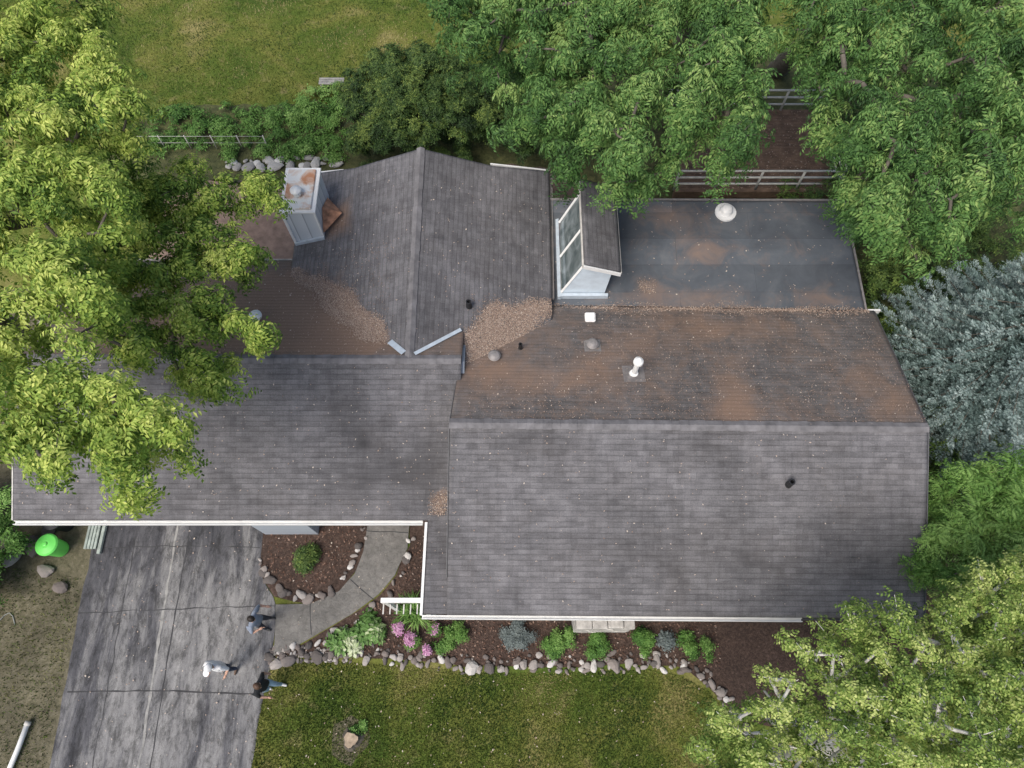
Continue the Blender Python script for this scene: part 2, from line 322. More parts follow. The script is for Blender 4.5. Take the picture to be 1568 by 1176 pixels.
WETS=[(-4.1,6.1,.25,.2,.75),(-3.3,5.3,.9,.5,.45),(-4.3,5.2,.5,.6,.4),(6.0,3.0,.5,.4,.4),(2.5,2.9,.8,.5,.25),(-2.3,5.6,.6,1.0,.4),(.3,5.9,.6,.3,.3),(-1.9,3.4,.5,.8,.35),(-2.3,10.3,.6,1.6,.2)]
def patch(name,p00,p10,p11,p01,mat,base=0,nx=60,ny=24,sag=.012,curve=None):
    p00,p10,p11,p01=[Vector(p) for p in (p00,p10,p11,p01)]
    e=(p10-p00).normalized(); nrm=(p10-p00).cross(p01-p00).normalized(); up=nrm.cross(e)
    V=[];UV=[];D=[];Wt=[]
    for j in range(ny+1):
        for i in range(nx+1):
            s,t=i/nx,j/ny; p=(p00.lerp(p10,s)).lerp(p01.lerp(p11,s),t)
            if curve: p=curve(p,s,t)
            UV.append(((p-p00).dot(e),(p-p00).dot(up)))
            p=p+nrm*(noise.noise(Vector((p.x*.8,p.y*.8,3)))*sag)
            V.append(p); D.append(dirt(p.x,p.y,base)); Wt.append(min(.8,sum(k*gauss(p.x,p.y,a,b,c,d) for a,b,c,d,k in WETS)))
    F=[(j*(nx+1)+i,j*(nx+1)+i+1,(j+1)*(nx+1)+i+1,(j+1)*(nx+1)+i) for j in range(ny) for i in range(nx)]
    o=mesh_obj(name,V,F,mat,house,True); me=o.data
    uvl=me.uv_layers.new(name='UVMap')
    li=np.zeros(len(me.loops),np.int32); me.loops.foreach_get('vertex_index',li); uvl.data.foreach_set('uv',np.array(UV)[li].ravel())
    a=me.attributes.new('dirt','FLOAT','POINT'); a.data.foreach_set('value',D)
    a=me.attributes.new('wet','FLOAT','POINT'); a.data.foreach_set('value',Wt)
    sd=o.modifiers.new('solid','SOLIDIFY'); sd.thickness=.06; sd.offset=-1
    return o
patch('main_roof_front',(-1.68,1.69,2.75),(10.62,1.60,2.75),(10.70,6.13,4.7),(-1.60,6.25,4.7),SH,-.60,120,44)
patch('main_roof_back',(11.10,10.62,2.78),(-1.32,10.85,2.78),(-1.60,6.25,4.695),(10.70,6.13,4.695),SHN,.0,120,44)
patch('garage_roof_front',(-13.66,4.19,2.6),(-1.55,4.17,2.6),(-1.38,8.25,4.3),(-13.66,8.28,4.3),SH,-.65,120,40)
patch('garage_roof_back',(-1.38,12.5,2.6),(-13.66,12.5,2.6),(-13.66,8.28,4.295),(-1.38,8.25,4.295),SHN,.15,120,40)
def gcurve(p,s,t):
    k=max(0,1-abs(t)/.45); return p+Vector((0,.35*k*s*s*s,0))
patch('rear_wing_roof_east',(1.2,8.0,3.06),(1.24,15.35,3.06),(-2.85,15.45,4.42),(-2.82,8.2,4.28),SH,-.5,80,44,curve=gcurve)
def gcurve2(p,s,t):
    k=max(0,1-abs(t)/.45); return p+Vector((0,.35*k*(1-s)**3,0))
patch('rear_wing_roof_west',(-6.95,15.35,2.86),(-6.9,8.0,2.86),(-2.82,8.2,4.28),(-2.85,15.45,4.42),SH,-.42,80,44,curve=gcurve2)
patch('flat_roof',(1.1,10.3,2.74),(10.85,10.3,2.74),(10.78,14.53,3.0),(1.05,14.6,3.0),FLAT,-.15,100,44,.03)
patch('porch_roof_strip',(-2.32,1.72,2.62),(-1.6,1.72,2.70),(-1.6,4.9,2.72),(-2.3,4.9,2.62),SH,-.5,10,40,.004)
def strip3(name,a,b,wd,mat,drop=.06,h=.02,parent=house):
    a=Vector(a);b=Vector(b);d=(b-a).normalized();n=Vector((-d.y,d.x,0)).normalized();v=[];f=[];m=int((b-a).length/.22)
    for i in range(m):
        p=a.lerp(b,i/m);q=a.lerp(b,(i+1)/m)
        j=random.uniform(-.012,.012)
        base=len(v)
        for P,l in ((p,h+.004),(q,h+.014)):
            v+=[P+n*(wd+j)+Vector((0,0,l-drop)),P+Vector((0,0,l)),P-n*(wd+j)+Vector((0,0,l-drop))]
        f+=[(base,base+1,base+4,base+3),(base+1,base+2,base+5,base+4)]
    return mesh_obj(name,v,f,mat,parent)
CAP=simple('ridge_cap_shingle',(.165,.16,.167),.85,.35,3)
strip3('main_ridge_cap',(-1.62,6.25,4.71),(10.72,6.13,4.71),.14,CAP)
strip3('garage_ridge_cap',(-13.68,8.28,4.31),(-1.4,8.25,4.31),.14,CAP)
strip3('rear_wing_ridge_cap',(-2.82,8.2,4.30),(-2.85,15.47,4.44),.13,CAP)
def gutter(name,a,b,mat=WHITE,w=.12,h=.12,out=(0,-1)):
    a=Vector(a);b=Vector(b);o=Vector((out[0],out[1],0)); t=.018; prof=[(0,0),(0,-h),(w,-h),(w,.012),(w-t,.012),(w-t,-h+.04),(t,-h+.04),(t,0)]
    v=[];f=[];k=len(prof)
    for P in (a,b):
        for (x,z) in prof: v.append(P+o*x+Vector((0,0,z)))
    for i in range(k): f.append((i,(i+1)%k,k+(i+1)%k,k+i))
    f+=[tuple(range(k))[::-1],tuple(range(k,2*k))]
    return mesh_obj(name,v,f,mat,house)
gutter('main_gutter',(-2.34,1.70,2.66),(7.5,1.63,2.69),WHITE,.10)
gutter('main_gutter_right',(7.52,1.63,2.68),(10.62,1.60,2.69),DRIP,.05)
gutter('garage_gutter',(-13.66,4.18,2.56),(-2.45,4.18,2.56),WHITE,.11)
gutter('garage_rear_gutter',(-13.66,12.5,2.56),(-6.95,12.5,2.56),OFFW,.1,.12,(0,1))
gutter('rear_wing_gutter',(1.22,10.9,3.0),(1.26,15.6,3.0),GREYV,.07,.1,(1,0))
def rake(name,a,b,mat,w=.05,h=.16):
    a=Vector(a);b=Vector(b);d=(b-a);n=Vector((-d.y,d.x,0)).normalized()*w/2;v=[]
    for P in (a,b):
        v+=[P+n,P-n,P-n+Vector((0,0,-h)),P+n+Vector((0,0,-h))]
    return mesh_obj(name,v,[(0,1,5,4),(1,2,6,5),(2,3,7,6),(3,0,4,7),(3,2,1,0),(4,5,6,7)],mat,house)
rake('rake_right_front',(10.66,1.6,2.73),(10.74,6.13,4.68),DRIP,.03); rake('rake_right_back',(10.74,6.13,4.68),(11.13,10.6,2.76),DRIP,.03)
rake('rake_left_front',(-1.69,2.6,3.1),(-1.63,6.22,4.68),DRIP,.02); rake('rake_left_back',(-1.63,6.22,4.68),(-1.48,8.4,3.78),DRIP,.02)
rake('rake_garage_front',(-13.69,4.19,2.6),(-13.69,8.28,4.3),OFFW,.03); rake('rake_garage_back',(-13.69,8.28,4.3),(-13.69,12.5,2.6),OFFW,.03)
rake('porch_fascia',(-2.36,1.70,2.66),(-2.34,4.12,2.66),WHITE,.07,.18)
rake('rear_fascia_west',(-6.95,15.72,2.9),(-5.5,15.50,3.36),WHITE,.06); rake('rear_fascia_east',(1.22,15.72,3.08),(-.7,15.50,3.66),WHITE,.05)
rake('flat_roof_edge_north',(1.2,14.6,3.03),(10.8,14.56,3.03),GREYV,.06,.2); rake('flat_roof_edge_east',(10.88,10.3,2.76),(10.81,14.55,3.02),GREYV,.06,.2)
rake('rear_fascia_corner',(10.85,10.62,2.79),(11.3,10.62,2.79),WHITE,.06)
def prism(name,prof,y0,y1,axis,mat):
    v=[];k=len(prof)
    for Y in (y0,y1):
        for (a,z) in prof: v.append((Y,a,z) if axis=='x' else (a,Y,z))
    f=[(i,(i+1)%k,k+(i+1)%k,k+i) for i in range(k)]+[tuple(range(k))[::-1],tuple(range(k,2*k))]
    o=mesh_obj(name,v,f,mat,house); bm=bmesh.new(); bm.from_mesh(o.data); bmesh.ops.recalc_face_normals(bm,faces=bm.faces[:]); bm.to_mesh(o.data); bm.free(); return o
prism('main_walls',[(2.3,-.1),(10.3,-.1),(10.3,2.72),(6.2,4.5),(2.3,2.85)],-1.3,10.3,'x',SIDING)
prism('garage_walls',[(5.0,-.1),(12.0,-.1),(12.0,2.6),(8.27,4.1),(5.0,2.78)],-13.2,-1.32,'x',SIDING)
prism('rear_wing_walls',[(-6.4,-.1),(.8,-.1),(.8,3.0),(-2.85,4.2),(-6.4,2.85)],9.0,14.9,'y',SIDING)
box('flat_roof_room_walls',.82,10.4,10.4,14.1,-.1,2.62,SIDING,house)
box('entry_wall',-7.6,-5.95,4.3,4.98,-.1,2.3,SIDING,house,.01)
LIME=simple('stone_veneer',(.45,.43,.40),.9,.35,5,0,.5)
for j in range(5):
    x=1.75; k=0
    while x<3.33:
        L=min(random.uniform(.25,.5),3.35-x); box('bay_stone_%d_%d'%(j,k),x,x+L-.015,1.42+random.uniform(0,.03),2.24,-.05+j*.35,.285+j*.35,LIME,house,.015); x+=L;k+=1
def window(x0,x1,z0,z1,y,nm):
    box(nm+'_glass',x0,x1,y-.02,y+.02,z0,z1,GLASS,house)
    for i,(a,b,c,d) in enumerate([(x0-.06,x1+.06,z0-.08,z0),(x0-.06,x1+.06,z1,z1+.08),(x0-.06,x0,z0,z1),(x1,x1+.06,z0,z1),((x0+x1)/2-.025,(x0+x1)/2+.025,z0,z1)]):
        box(nm+'_frame_%d'%i,a,b,y-.05,y+.03,c,d,WHITE,house)
window(-.6,1.2,.9,2.1,2.27,'window_a'); window(4.5,6.3,.9,2.1,2.27,'window_b'); window(7.6,9.4,.9,2.1,2.27,'window_c')
for k in range(5): box('garage_door_panel_%d'%k,-12.7,-8.0,4.93,4.99,.02+k*.43,.43+k*.43,WHITE,house,.01)
box('front_door',-4.2,-3.3,4.93,4.99,.05,2.1,simple('door_paint',(.12,.03,.02),.4),house,.01)
box('porch_beam',-3.45,-2.4,2.02,2.14,2.42,2.56,WHITE,house)
for k in range(6): box('porch_lattice_%d'%k,-3.42+k*.18,-3.39+k*.18,1.75,2.0,2.30,2.34,OFFW,house)
box('porch_post',-3.42,-3.30,2.03,2.13,0,2.42,WHITE,house); box('porch_post_b',-2.32,-2.2,1.78,1.9,0,2.48,WHITE,house)
box('chimney_body',-6.85,-5.88,12.95,14.5,.0,4.52,VSID,house)
box('chimney_corner_a',-5.90,-5.85,12.90,12.97,2.9,4.52,WHITE,house); box('chimney_corner_b',-6.88,-6.80,12.90,12.97,2.4,4.52,WHITE,house)
box('chimney_cap',-6.90,-5.83,12.90,14.56,4.52,4.59,WHITE,house,.01)
m,nt,b,o=newmat('stained_crown'); r=ramp(nt,noise_n(nt,1.6,4,.6,coords(nt),.8),[(.46,(.66,.67,.66)),(.55,(.60,.48,.40)),(.66,(.46,.22,.12))]); nt.links.new(r.outputs[0],b.inputs[0]); b.inputs['Roughness'].default_value=.8; CR=m
box('chimney_crown',-6.78,-5.95,13.0,14.45,4.592,4.66,CR,house,.02)
t=Tubes(); t.add([(-6.4,13.5,4.64),(-6.4,13.5,4.82)],.12,16); t.add([(-6.4,13.5,4.85),(-6.4,13.5,4.88)],.17,16); t.obj('flue',WHITE,house)
mesh_obj('chimney_cricket',[(-5.86,12.95,3.47),(-5.86,14.3,3.49),(-5.30,13.6,3.64),(-5.86,13.6,3.90)],[(0,2,3),(2,1,3)],simple('rusty_flashing',(.38,.19,.11),.8,.5,5),house)
rake('chimney_flash',(-5.85,12.9,3.38),(-6.85,12.9,3.04),GALV,.08,.12)
z0=2.85
DG=[(1.50,11.18,z0),(1.50,13.75,z0),(2.16,13.75,4.66),(2.16,11.18,4.66)]
def lerp3(a,b,t): return tuple(a[i]+(b[i]-a[i])*t for i in range(3))
mesh_obj('dormer_glass',[(q[0]+.02,q[1],q[2]) for q in DG],[(0,3,2,1)],GLASS,house)
t=Tubes()
for s in (0,.5,1): t.add([lerp3(DG[0],DG[1],s),lerp3(DG[3],DG[2],s)],.045,4)
t.add([DG[0],DG[1]],.055,4); t.add([DG[3],DG[2]],.045,4); t.obj('dormer_frame',WHITE,house,False)
mesh_obj('dormer_south_wall',[(1.50,11.16,z0),(2.85,11.16,z0),(2.95,11.16,4.36),(2.16,11.16,4.66)],[(0,1,2,3)],simple('dormer_white_siding',(.66,.75,.82),.5,.1,4),house)
mesh_obj('dormer_north_wall',[(1.50,13.77,z0),(2.85,13.77,z0),(2.95,13.77,4.36),(2.16,13.77,4.66)],[(3,2,1,0)],WHITE,house)
mesh_obj('dormer_east_wall',[(2.85,11.16,z0),(2.85,13.77,z0),(2.95,13.77,4.36),(2.95,11.16,4.36)],[(0,1,2,3)],WHITE,house)
patch('dormer_roof',(3.12,13.95,4.36),(3.12,10.98,4.36),(2.03,10.98,4.78),(2.03,13.95,4.78),SH,-.5,20,10,.004)
rake('dormer_fascia_w',(2.01,10.96,4.78),(2.01,13.95,4.78),OFFW,.04,.14); rake('dormer_fascia_s',(2.03,10.95,4.77),(3.14,10.95,4.36),WHITE,.04,.14); rake('dormer_fascia_e',(3.15,10.98,4.36),(3.15,13.95,4.36),OFFW,.04,.12)
box('dormer_curb',1.40,1.50,11.0,13.9,2.72,2.95,GALV,house); box('dormer_curb_s',1.502,2.95,11.02,11.12,2.72,2.95,GALV,house)
def zr(x,y):
    z=0
    if -1.6<x<10.9 and 1.6<y<10.8: z=max(z,2.75+.4325*(y-1.69) if y<6.2 else 4.7-.424*(y-6.2))
    if -13.6<x<-1.4 and 4.2<y<12.5: z=max(z,2.6+.4165*(y-4.18) if y<8.26 else 4.3-.4*(y-8.26))
    if -6.9<x<1.2 and 8.1<y<15.5: 
        rz=4.28+(y-8.2)*.0193; z=max(z,rz-(rz-3.06)*(x+2.84)/4.06 if x>-2.84 else rz-(rz-2.86)*(-2.84-x)/4.1)
    if 1.1<x<10.8 and 10.4<y<14.5: z=max(z,2.74+.0615*(y-10.3))
    if -2.3<x<-1.65 and 1.8<y<4.4: z=max(z,2.7)
    return z
def lathe(name,x,y,prof,mat,z=None,sides=20,parent=None):
    z=zr(x,y) if z is None else z; v=[];f=[];n=len(prof)
    for (r,h) in prof:
        for k in range(sides): a=2*math.pi*k/sides; v.append((x+r*math.cos(a),y+r*math.sin(a),z+h))
    for i in range(n-1):
        for k in range(sides): k2=(k+1)%sides; f.append((i*sides+k,i*sides+k2,(i+1)*sides+k2,(i+1)*sides+k))
    f.append(tuple((n-1)*sides+k for k in range(sides)))
    return mesh_obj(name,v,f,mat,parent or house,False)
def flash(name,x,y,s,mat,slope):
    z=zr(x,y)+.02; v=[(x+a*s,y+b*s,z+slope*b*s) for a,b in ((-1,-1),(1,-1),(1,1),(-1,1))]; return mesh_obj(name,v,[(0,1,2,3)],mat,house)
pipe=[(.07,-.05),(.065,.05),(.055,.06),(.055,.32),(.035,.32),(.035,.1)]
big=[(.10,-.05),(.08,.1),(.08,.3),(.05,.3),(.05,.1)]
flash('vent_flashing_a',7.12,4.78,.17,DARKM,.4325); lathe('plumbing_vent_a',7.12,4.78,big,DARKM)
flash('vent_flashing_b',.24,8.93,.13,DARKM,-.424); lathe('plumbing_vent_b',.24,8.93,pipe,DARKM)
lathe('plumbing_vent_c',-1.25,10.16,big,DARKM)
mush=[(.09,-.05),(.09,.10),(.17,.11),(.18,.14),(.13,.19),(.05,.21)]
lathe('roof_vent_a',-.5,8.59,mush,GREYV); lathe('roof_vent_b',2.32,9.06,mush,GREYV); flash('vent_flashing_c',2.32,9.06,.24,GREYV,-.424)
lathe('roof_vent_c',-7.42,9.85,[(.1,-.05),(.1,.14),(.19,.15),(.19,.19),(.1,.25)],WHITE)
lathe('flue_pipe',3.37,7.96,[(.16,-.1),(.11,.1),(.075,.11),(.075,.72),(.12,.73),(.14,.78),(.13,.86),(.06,.92)],WHITE); flash('flue_flashing',3.37,7.96,.30,simple('weathered_flashing',(.19,.175,.17),.8,.3,6),-.424)
lathe('flat_roof_vent',6.9,14.1,[(.34,-.03),(.34,.05),(.22,.06),(.19,.2),(.13,.28),(.05,.31)],WHITE)
box('box_vent',2.19,2.51,10.04,10.36,2.9,3.16,WHITE,house,.04)
def vstrip(name,a,b,w,mat):
    a=Vector(a);b=Vector(b);d=(b-a).normalized();n=Vector((-d.y,d.x,0))*w; u=Vector((0,0,.06))
    return mesh_obj(name,[a+n+u+Vector((0,0,.02)),a-n+u,b-n+u,b+n+u+Vector((0,0,.02))],[(0,1,2,3)],mat,house)
vstrip('valley_flashing_east',(-2.68,8.42,4.23),(-1.45,9.35,3.89),.05,GALV)
vstrip('valley_flashing_west',(-2.98,8.45,4.23),(-3.42,8.88,4.07),.09,GALV)
DEB=attrmat('leaf_litter',[(0,(.16,.105,.08)),(.4,(.31,.225,.175)),(.75,(.46,.365,.30)),(1,(.62,.54,.46))],rough=.9)
def flakes(name,xy,zf,size,mat,parent,lift=.02,col=None):
    n=len(xy); x=xy[:,0];y=xy[:,1]; z=np.array([zf(a,b) for a,b in xy])+lift+rng.random(n)*.015
    a=rng.uniform(0,6.28,n); l=size*rng.uniform(.5,1.4,n); wd=l*rng.uniform(.3,.7,n); t1=rng.uniform(-.3,.3,n); t2=rng.uniform(-.3,.3,n)
    dx=np.stack([np.cos(a)*l,np.sin(a)*l,t1*l],1)/2; dy=np.stack([-np.sin(a)*wd,np.cos(a)*wd,t2*wd],1)/2; c=np.stack([x,y,z],1)
    V=np.stack([c-dx,c-dy,c+dx,c+dy],1).reshape(-1,3)
    return np_mesh(name,V,4,mat,parent,np.clip(rng.normal(.45,.25,n),0,1) if col is None else col)
def tri_pile(poly,n,soft=.1):
    xs=[p[0] for p in poly];ys=[p[1] for p in poly]
    x=rng.uniform(min(xs),max(xs),n*5); y=rng.uniform(min(ys),max(ys),n*5)
    k=inpoly_np(x+np.sin(y*5)*.08+rng.normal(0,soft,n*5),y+np.cos(x*6)*.08+rng.normal(0,soft,n*5),poly); return np.stack([x[k],y[k]],1)[:n]
PA=[(-1.4,8.3),(-1.25,9.3),(-.9,10.0),(-.4,10.35),(.3,10.45),(1.1,10.85),(1.35,10.6),(.8,10.1),(.4,9.4),(-.2,8.9),(-.8,8.45)]
PB=[(-6.9,12.05),(-6.2,11.7),(-5.3,11.1),(-4.6,10.5),(-3.9,9.65),(-3.4,9.0),(-3.6,8.8),(-4.3,9.15),(-5.1,9.75),(-5.6,10.4),(-6.3,11.3),(-6.9,11.8)]
P=[tri_pile(PA,20000),tri_pile(PB,18000,.07)]
x=rng.uniform(1.3,10.9,5500); P.append(np.stack([x,10.72-.0185*(x-1.3)+rng.normal(0,.09,5500)*(1+.6*np.sin(x*2.1))],1))
P.append(tri_pile([(3.9,11.3),(4.3,11.2),(4.5,11.6),(4.1,11.75)],350)); P.append(tri_pile([(-2.3,4.35),(-1.75,4.3),(-1.7,4.95),(-2.2,4.85)],900))
P=np.concatenate(P); flakes('roof_leaf_litter',P,zr,.034,DEB,house,.012)
n=2600; xy=np.stack([rng.uniform(-13.5,10.6,n),rng.uniform(1.8,15,n)],1); xy=np.array([p for p in xy if zr(*p)>1])
flakes('scattered_roof_leaves',xy,zr,.045,DEB,house,.015,np.clip(rng.normal(.8,.2,len(xy)),0,1))
n=8000; xy=np.stack([rng.uniform(-1.2,10.8,n),rng.uniform(6.3,10.7,n)],1); xy2=np.stack([rng.uniform(-13,-3.5,n//2),rng.uniform(8.4,12.3,n//2)],1); xy=np.concatenate([xy,xy2])
flakes('roof_needle_litter',xy,zr,.03,DEB,house,.012,np.clip(rng.normal(.35,.2,len(xy)),0,1))
# ------------------------------------------------------------ FOLIAGE
def spray(nc,L,pairs,ll,lw,droop,seed,up=.15):
    r=np.random.default_rng(seed); out=[]
    for k in range(nc):
        az=2*math.pi*k/nc+r.uniform(-.3,.3); Lk=L*r.uniform(.7,1.15); dr=droop*r.uniform(.5,1.4); h=np.array([math.cos(az),math.sin(az),0])
        for i in range(pairs+1):
            t=.3+.7*i/pairs; p=h*Lk*t+np.array([0,0,Lk*(up*t-dr*t*t)]); tan=h+np.array([0,0,up-2*dr*t]); tan/=np.linalg.norm(tan)
            side=np.cross([0,0,1],tan); side/=np.linalg.norm(side)
            for sg in ((1,-1) if i<pairs else (0,)):
                d=(side*sg*.85+tan*(.55 if sg else 1)+np.array([0,0,-.25-r.uniform(0,.3)])); d/=np.linalg.norm(d)
                wv=np.cross(d,[0,0,1])+r.normal(0,.25,3); wv/=np.linalg.norm(wv); l=ll*r.uniform(.75,1.2); ww=lw*r.uniform(.8,1.2)
                out.append([p,p+d*l*.45+wv*ww/2+[0,0,.004],p+d*l-np.array([0,0,l*.12]),p+d*l*.45-wv*ww/2+[0,0,.004]])
    return np.array(out)
def needle_spray(nt_,L,seed,nl=.085,nw=.022):
    r=np.random.default_rng(seed); out=[]
    for k in range(nt_):
        az=r.uniform(-1.0,1.0) if k else 0; h=np.array([math.cos(az),math.sin(az),r.uniform(-.15,.2)]); h/=np.linalg.norm(h); Lk=L*(1 if k==0 else .65)
        for i in range(10):
            p=h*Lk*(i+1)/10; q=r.normal(0,1,3); q-=q.dot(h)*h; q/=np.linalg.norm(q); q[2]=abs(q[2])*.8; d=h*.7+q; d/=np.linalg.norm(d)
            wv=np.cross(d,[0,0,1])+r.normal(0,.5,3); wv/=np.linalg.norm(wv)
            out.append([p,p+d*nl*.5+wv*nw/2,p+d*nl,p+d*nl*.5-wv*nw/2])
    return np.array(out)
def place(templates,pos,yaw,tilt,tiltaz,scale,col,jit=.12):
    Vs=[];Cs=[]; k=rng.integers(0,len(templates),len(pos))
    for ti,T in enumerate(templates):
        s=np.where(k==ti)[0]
        if not len(s): continue
        cy,sy=np.cos(yaw[s]),np.sin(yaw[s]); Z=np.zeros_like(cy); O=np.ones_like(cy)
        Rz=np.stack([np.stack([cy,-sy,Z],1),np.stack([sy,cy,Z],1),np.stack([Z,Z,O],1)],1)
        ct,st=np.cos(tilt[s]),np.sin(tilt[s]); ca,sa=np.cos(tiltaz[s]),np.sin(tiltaz[s])
        ux,uy=-sa,ca
        Rt=np.stack([np.stack([ct+ux*ux*(1-ct),ux*uy*(1-ct),uy*st],1),np.stack([ux*uy*(1-ct),ct+uy*uy*(1-ct),-ux*st],1),np.stack([-uy*st,ux*st,ct],1)],1)
        M=np.einsum('nij,njk->nik',Rt,Rz)*scale[s][:,None,None]
        v=np.einsum('nij,mkj->nmki',M,T)+pos[s][:,None,None,:]
        Vs.append(v.reshape(-1,4,3)); Cs.append((col[s][:,None]+rng.normal(0,jit,(len(s),len(T)))).ravel())
    return np.concatenate(Vs),np.clip(np.concatenate(Cs),0,1)
def grow(name,base,fork,nodes,mat,parent,rmin=.012,rk=.010,power=.55):
    P=[Vector(base),Vector(fork)]; par=[-1,0]; order=sorted(nodes,key=lambda q:(Vector(q)-P[1]).length)
    for q in order:
        q=Vector(q)-Vector((0,0,.15)); best=1;bd=1e9
        for i in range(1,len(P)):
            d=(P[i]-q).length+.25*(P[i]-P[1]).length
            if d<bd and (P[i]-P[1]).length<(q-P[1]).length+.1: bd=d;best=i
        a=P[best]; L=(q-a).length
        if L>.8:
            mid=a.lerp(q,.5)+Vector((random.uniform(-.12,.12),random.uniform(-.12,.12),random.uniform(.0,.15)))*L; P.append(mid);par.append(best);P.append(q);par.append(len(P)-2)
        else: P.append(q);par.append(best)
    cnt=[1]*len(P)
    for i in range(len(P)-1,0,-1): cnt[par[i]]+=cnt[i]
    rad=[rmin+rk*c**power for c in cnt]; rad[0]=rad[1]*1.35
    t=Tubes()
    for i in range(1,len(P)):
        a=P[par[i]];b=P[i]; r0=min(rad[par[i]],rad[i]*1.5); m=a.lerp(b,.5)+Vector((random.uniform(-.04,.04),)*3)*(b-a).length
        t.add([a,m,b],[r0,(r0+rad[i])/2,rad[i]*.95],7 if rad[i]>.03 else 5,False)
    t.obj(name,mat,parent)
def poly_fill(poly,d,z0,z1,shape=None,tries=6000,dx=0,dy=0):
    poly=[(p[0]+dx,p[1]+dy) for p in poly]
    xs=[p[0] for p in poly];ys=[p[1] for p in poly]; pts=[]
    for _ in range(tries):
        x=random.uniform(min(xs),max(xs));y=random.uniform(min(ys),max(ys))
        if not inpoly(x,y,poly): continue
        z=random.uniform(z0,z1)
        if shape: z+=shape(x,y)
        if all((x-a)**2+(y-b)**2+(z-c)**2*.7>d*d for a,b,c in pts): pts.append((x,y,z))
    return pts
def crown(name,clumps,templates,nper,rad,mat,parent,colmean=.5,colz=.25,squash=.7,scale=(.8,1.25),tilt=.5,twig=None,cjit=.13,out=None):
    """each clump is a flattened, lopsided shelf of leaf sprays, stretched away from the trunk"""
    pos=[];ta=[];ti=[];cc=[]; tw=Tubes()
    for (x,y,z) in clumps:
        r=rad*random.uniform(.55,1.3); n=max(3,int(nper*(r/rad)**2)); d=rng.normal(0,1,(n,3)); d/=np.linalg.norm(d,axis=1)[:,None]; q=rng.random(n)**.5
        p=d*q[:,None]*r*np.array([1,1,squash]); cb=rng.normal(0,.13)
        if out is not None:
            a=math.atan2(y-out[1],x-out[0])+random.uniform(-.6,.6); ca,sa=math.cos(a),math.sin(a)
            u=p[:,0]*1.35; v=p[:,1]*.62; hx=u*ca-v*sa; hy=u*sa+v*ca; p=np.stack([hx,hy,p[:,2]-.18*np.maximum(u,0)],1)
        pos.append(p+np.array([x,y,z])); ta.append(np.arctan2(p[:,1],p[:,0])+rng.normal(0,.4,n)); ti.append(np.abs(rng.normal(0,1,n))*.25+q*tilt*np.clip(1-p[:,2]/(r*squash)*.6,.2,1.5))
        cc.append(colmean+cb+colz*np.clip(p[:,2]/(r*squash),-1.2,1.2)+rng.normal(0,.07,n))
        if twig:
            for k in range(min(n,twig[1])):
                a=Vector((x,y,z-.1)); b=Vector(p[k]+np.array([x,y,z])); tw.add([a,a.lerp(b,.5)+Vector((0,0,.03)),b],[.014,.01,.005],4,False)
    pos=np.concatenate(pos);n=len(pos)
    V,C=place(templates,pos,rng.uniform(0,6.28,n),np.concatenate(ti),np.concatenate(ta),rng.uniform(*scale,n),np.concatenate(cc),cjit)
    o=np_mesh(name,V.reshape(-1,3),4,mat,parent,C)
    if twig: tw.obj(name+'_twigs',twig[0],parent)
    return o
BARK=simple('grey_brown_bark',(.115,.10,.08),.9,.35,5,0,.5)
m,nt,b,o=newmat('birch_bark'); ob=coords(nt,'Object',(1,1,3)); f=noise_n(nt,5,4,.7,ob); r=ramp(nt,f,[(.34,(.10,.09,.08)),(.42,(.6,.57,.53)),(.7,(.8,.78,.74))]); nt.links.new(r.outputs[0],b.inputs[0]); b.inputs['Roughness'].default_value=.7; BIRCH=m
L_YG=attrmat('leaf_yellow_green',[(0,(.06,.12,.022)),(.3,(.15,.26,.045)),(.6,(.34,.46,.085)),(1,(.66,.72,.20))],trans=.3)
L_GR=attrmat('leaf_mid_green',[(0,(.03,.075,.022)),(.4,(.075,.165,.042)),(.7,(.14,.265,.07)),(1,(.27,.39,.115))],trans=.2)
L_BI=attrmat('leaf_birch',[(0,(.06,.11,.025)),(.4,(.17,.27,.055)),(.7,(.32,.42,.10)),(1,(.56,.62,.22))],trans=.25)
L_SU=attrmat('leaf_bright_green',[(0,(.04,.11,.02)),(.5,(.12,.25,.05)),(1,(.27,.43,.12))],trans=.15)
L_YW=attrmat('yew_foliage',[(0,(.012,.030,.009)),(.4,(.035,.075,.018)),(.8,(.085,.14,.032)),(1,(.17,.23,.05))])
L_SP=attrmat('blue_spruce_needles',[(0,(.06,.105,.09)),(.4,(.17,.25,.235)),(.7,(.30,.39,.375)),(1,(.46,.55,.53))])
L_UG=attrmat('undergrowth_leaf',[(0,(.02,.05,.012)),(.5,(.065,.12,.025)),(1,(.17,.24,.05))])
ASH=[spray(6,.27,3,.105,.050,.55,s) for s in (1,2,3,4)]
LOC=[spray(5,.33,4,.115,.048,.85,s) for s in (11,12,13,14)]
BIR=[spray(5,.22,3,.062,.044,.6,s) for s in (21,22,23)]
SUM=[spray(5,.36,6,.11,.034,.7,s) for s in (31,32)]
YEW=[spray(6,.17,3,.085,.036,.2,s,.5) for s in (41,42)]
WEED=[spray(6,.20,2,.10,.055,.4,s,.6) for s in (51,52)]
T1A=[(-15.5,15.5),(-10.1,15.0),(-9.4,13.9),(-8.3,11.95),(-8.2,11.0),(-9.2,10.6),(-8.0,9.3),(-7.8,8.2),(-8.4,7.45),(-7.3,6.0),(-7.7,5.5),(-7.1,4.9),(-6.05,4.25),(-6.5,3.75),(-7.9,3.5),(-8.7,3.65),(-11.5,3.4),(-14,8)]
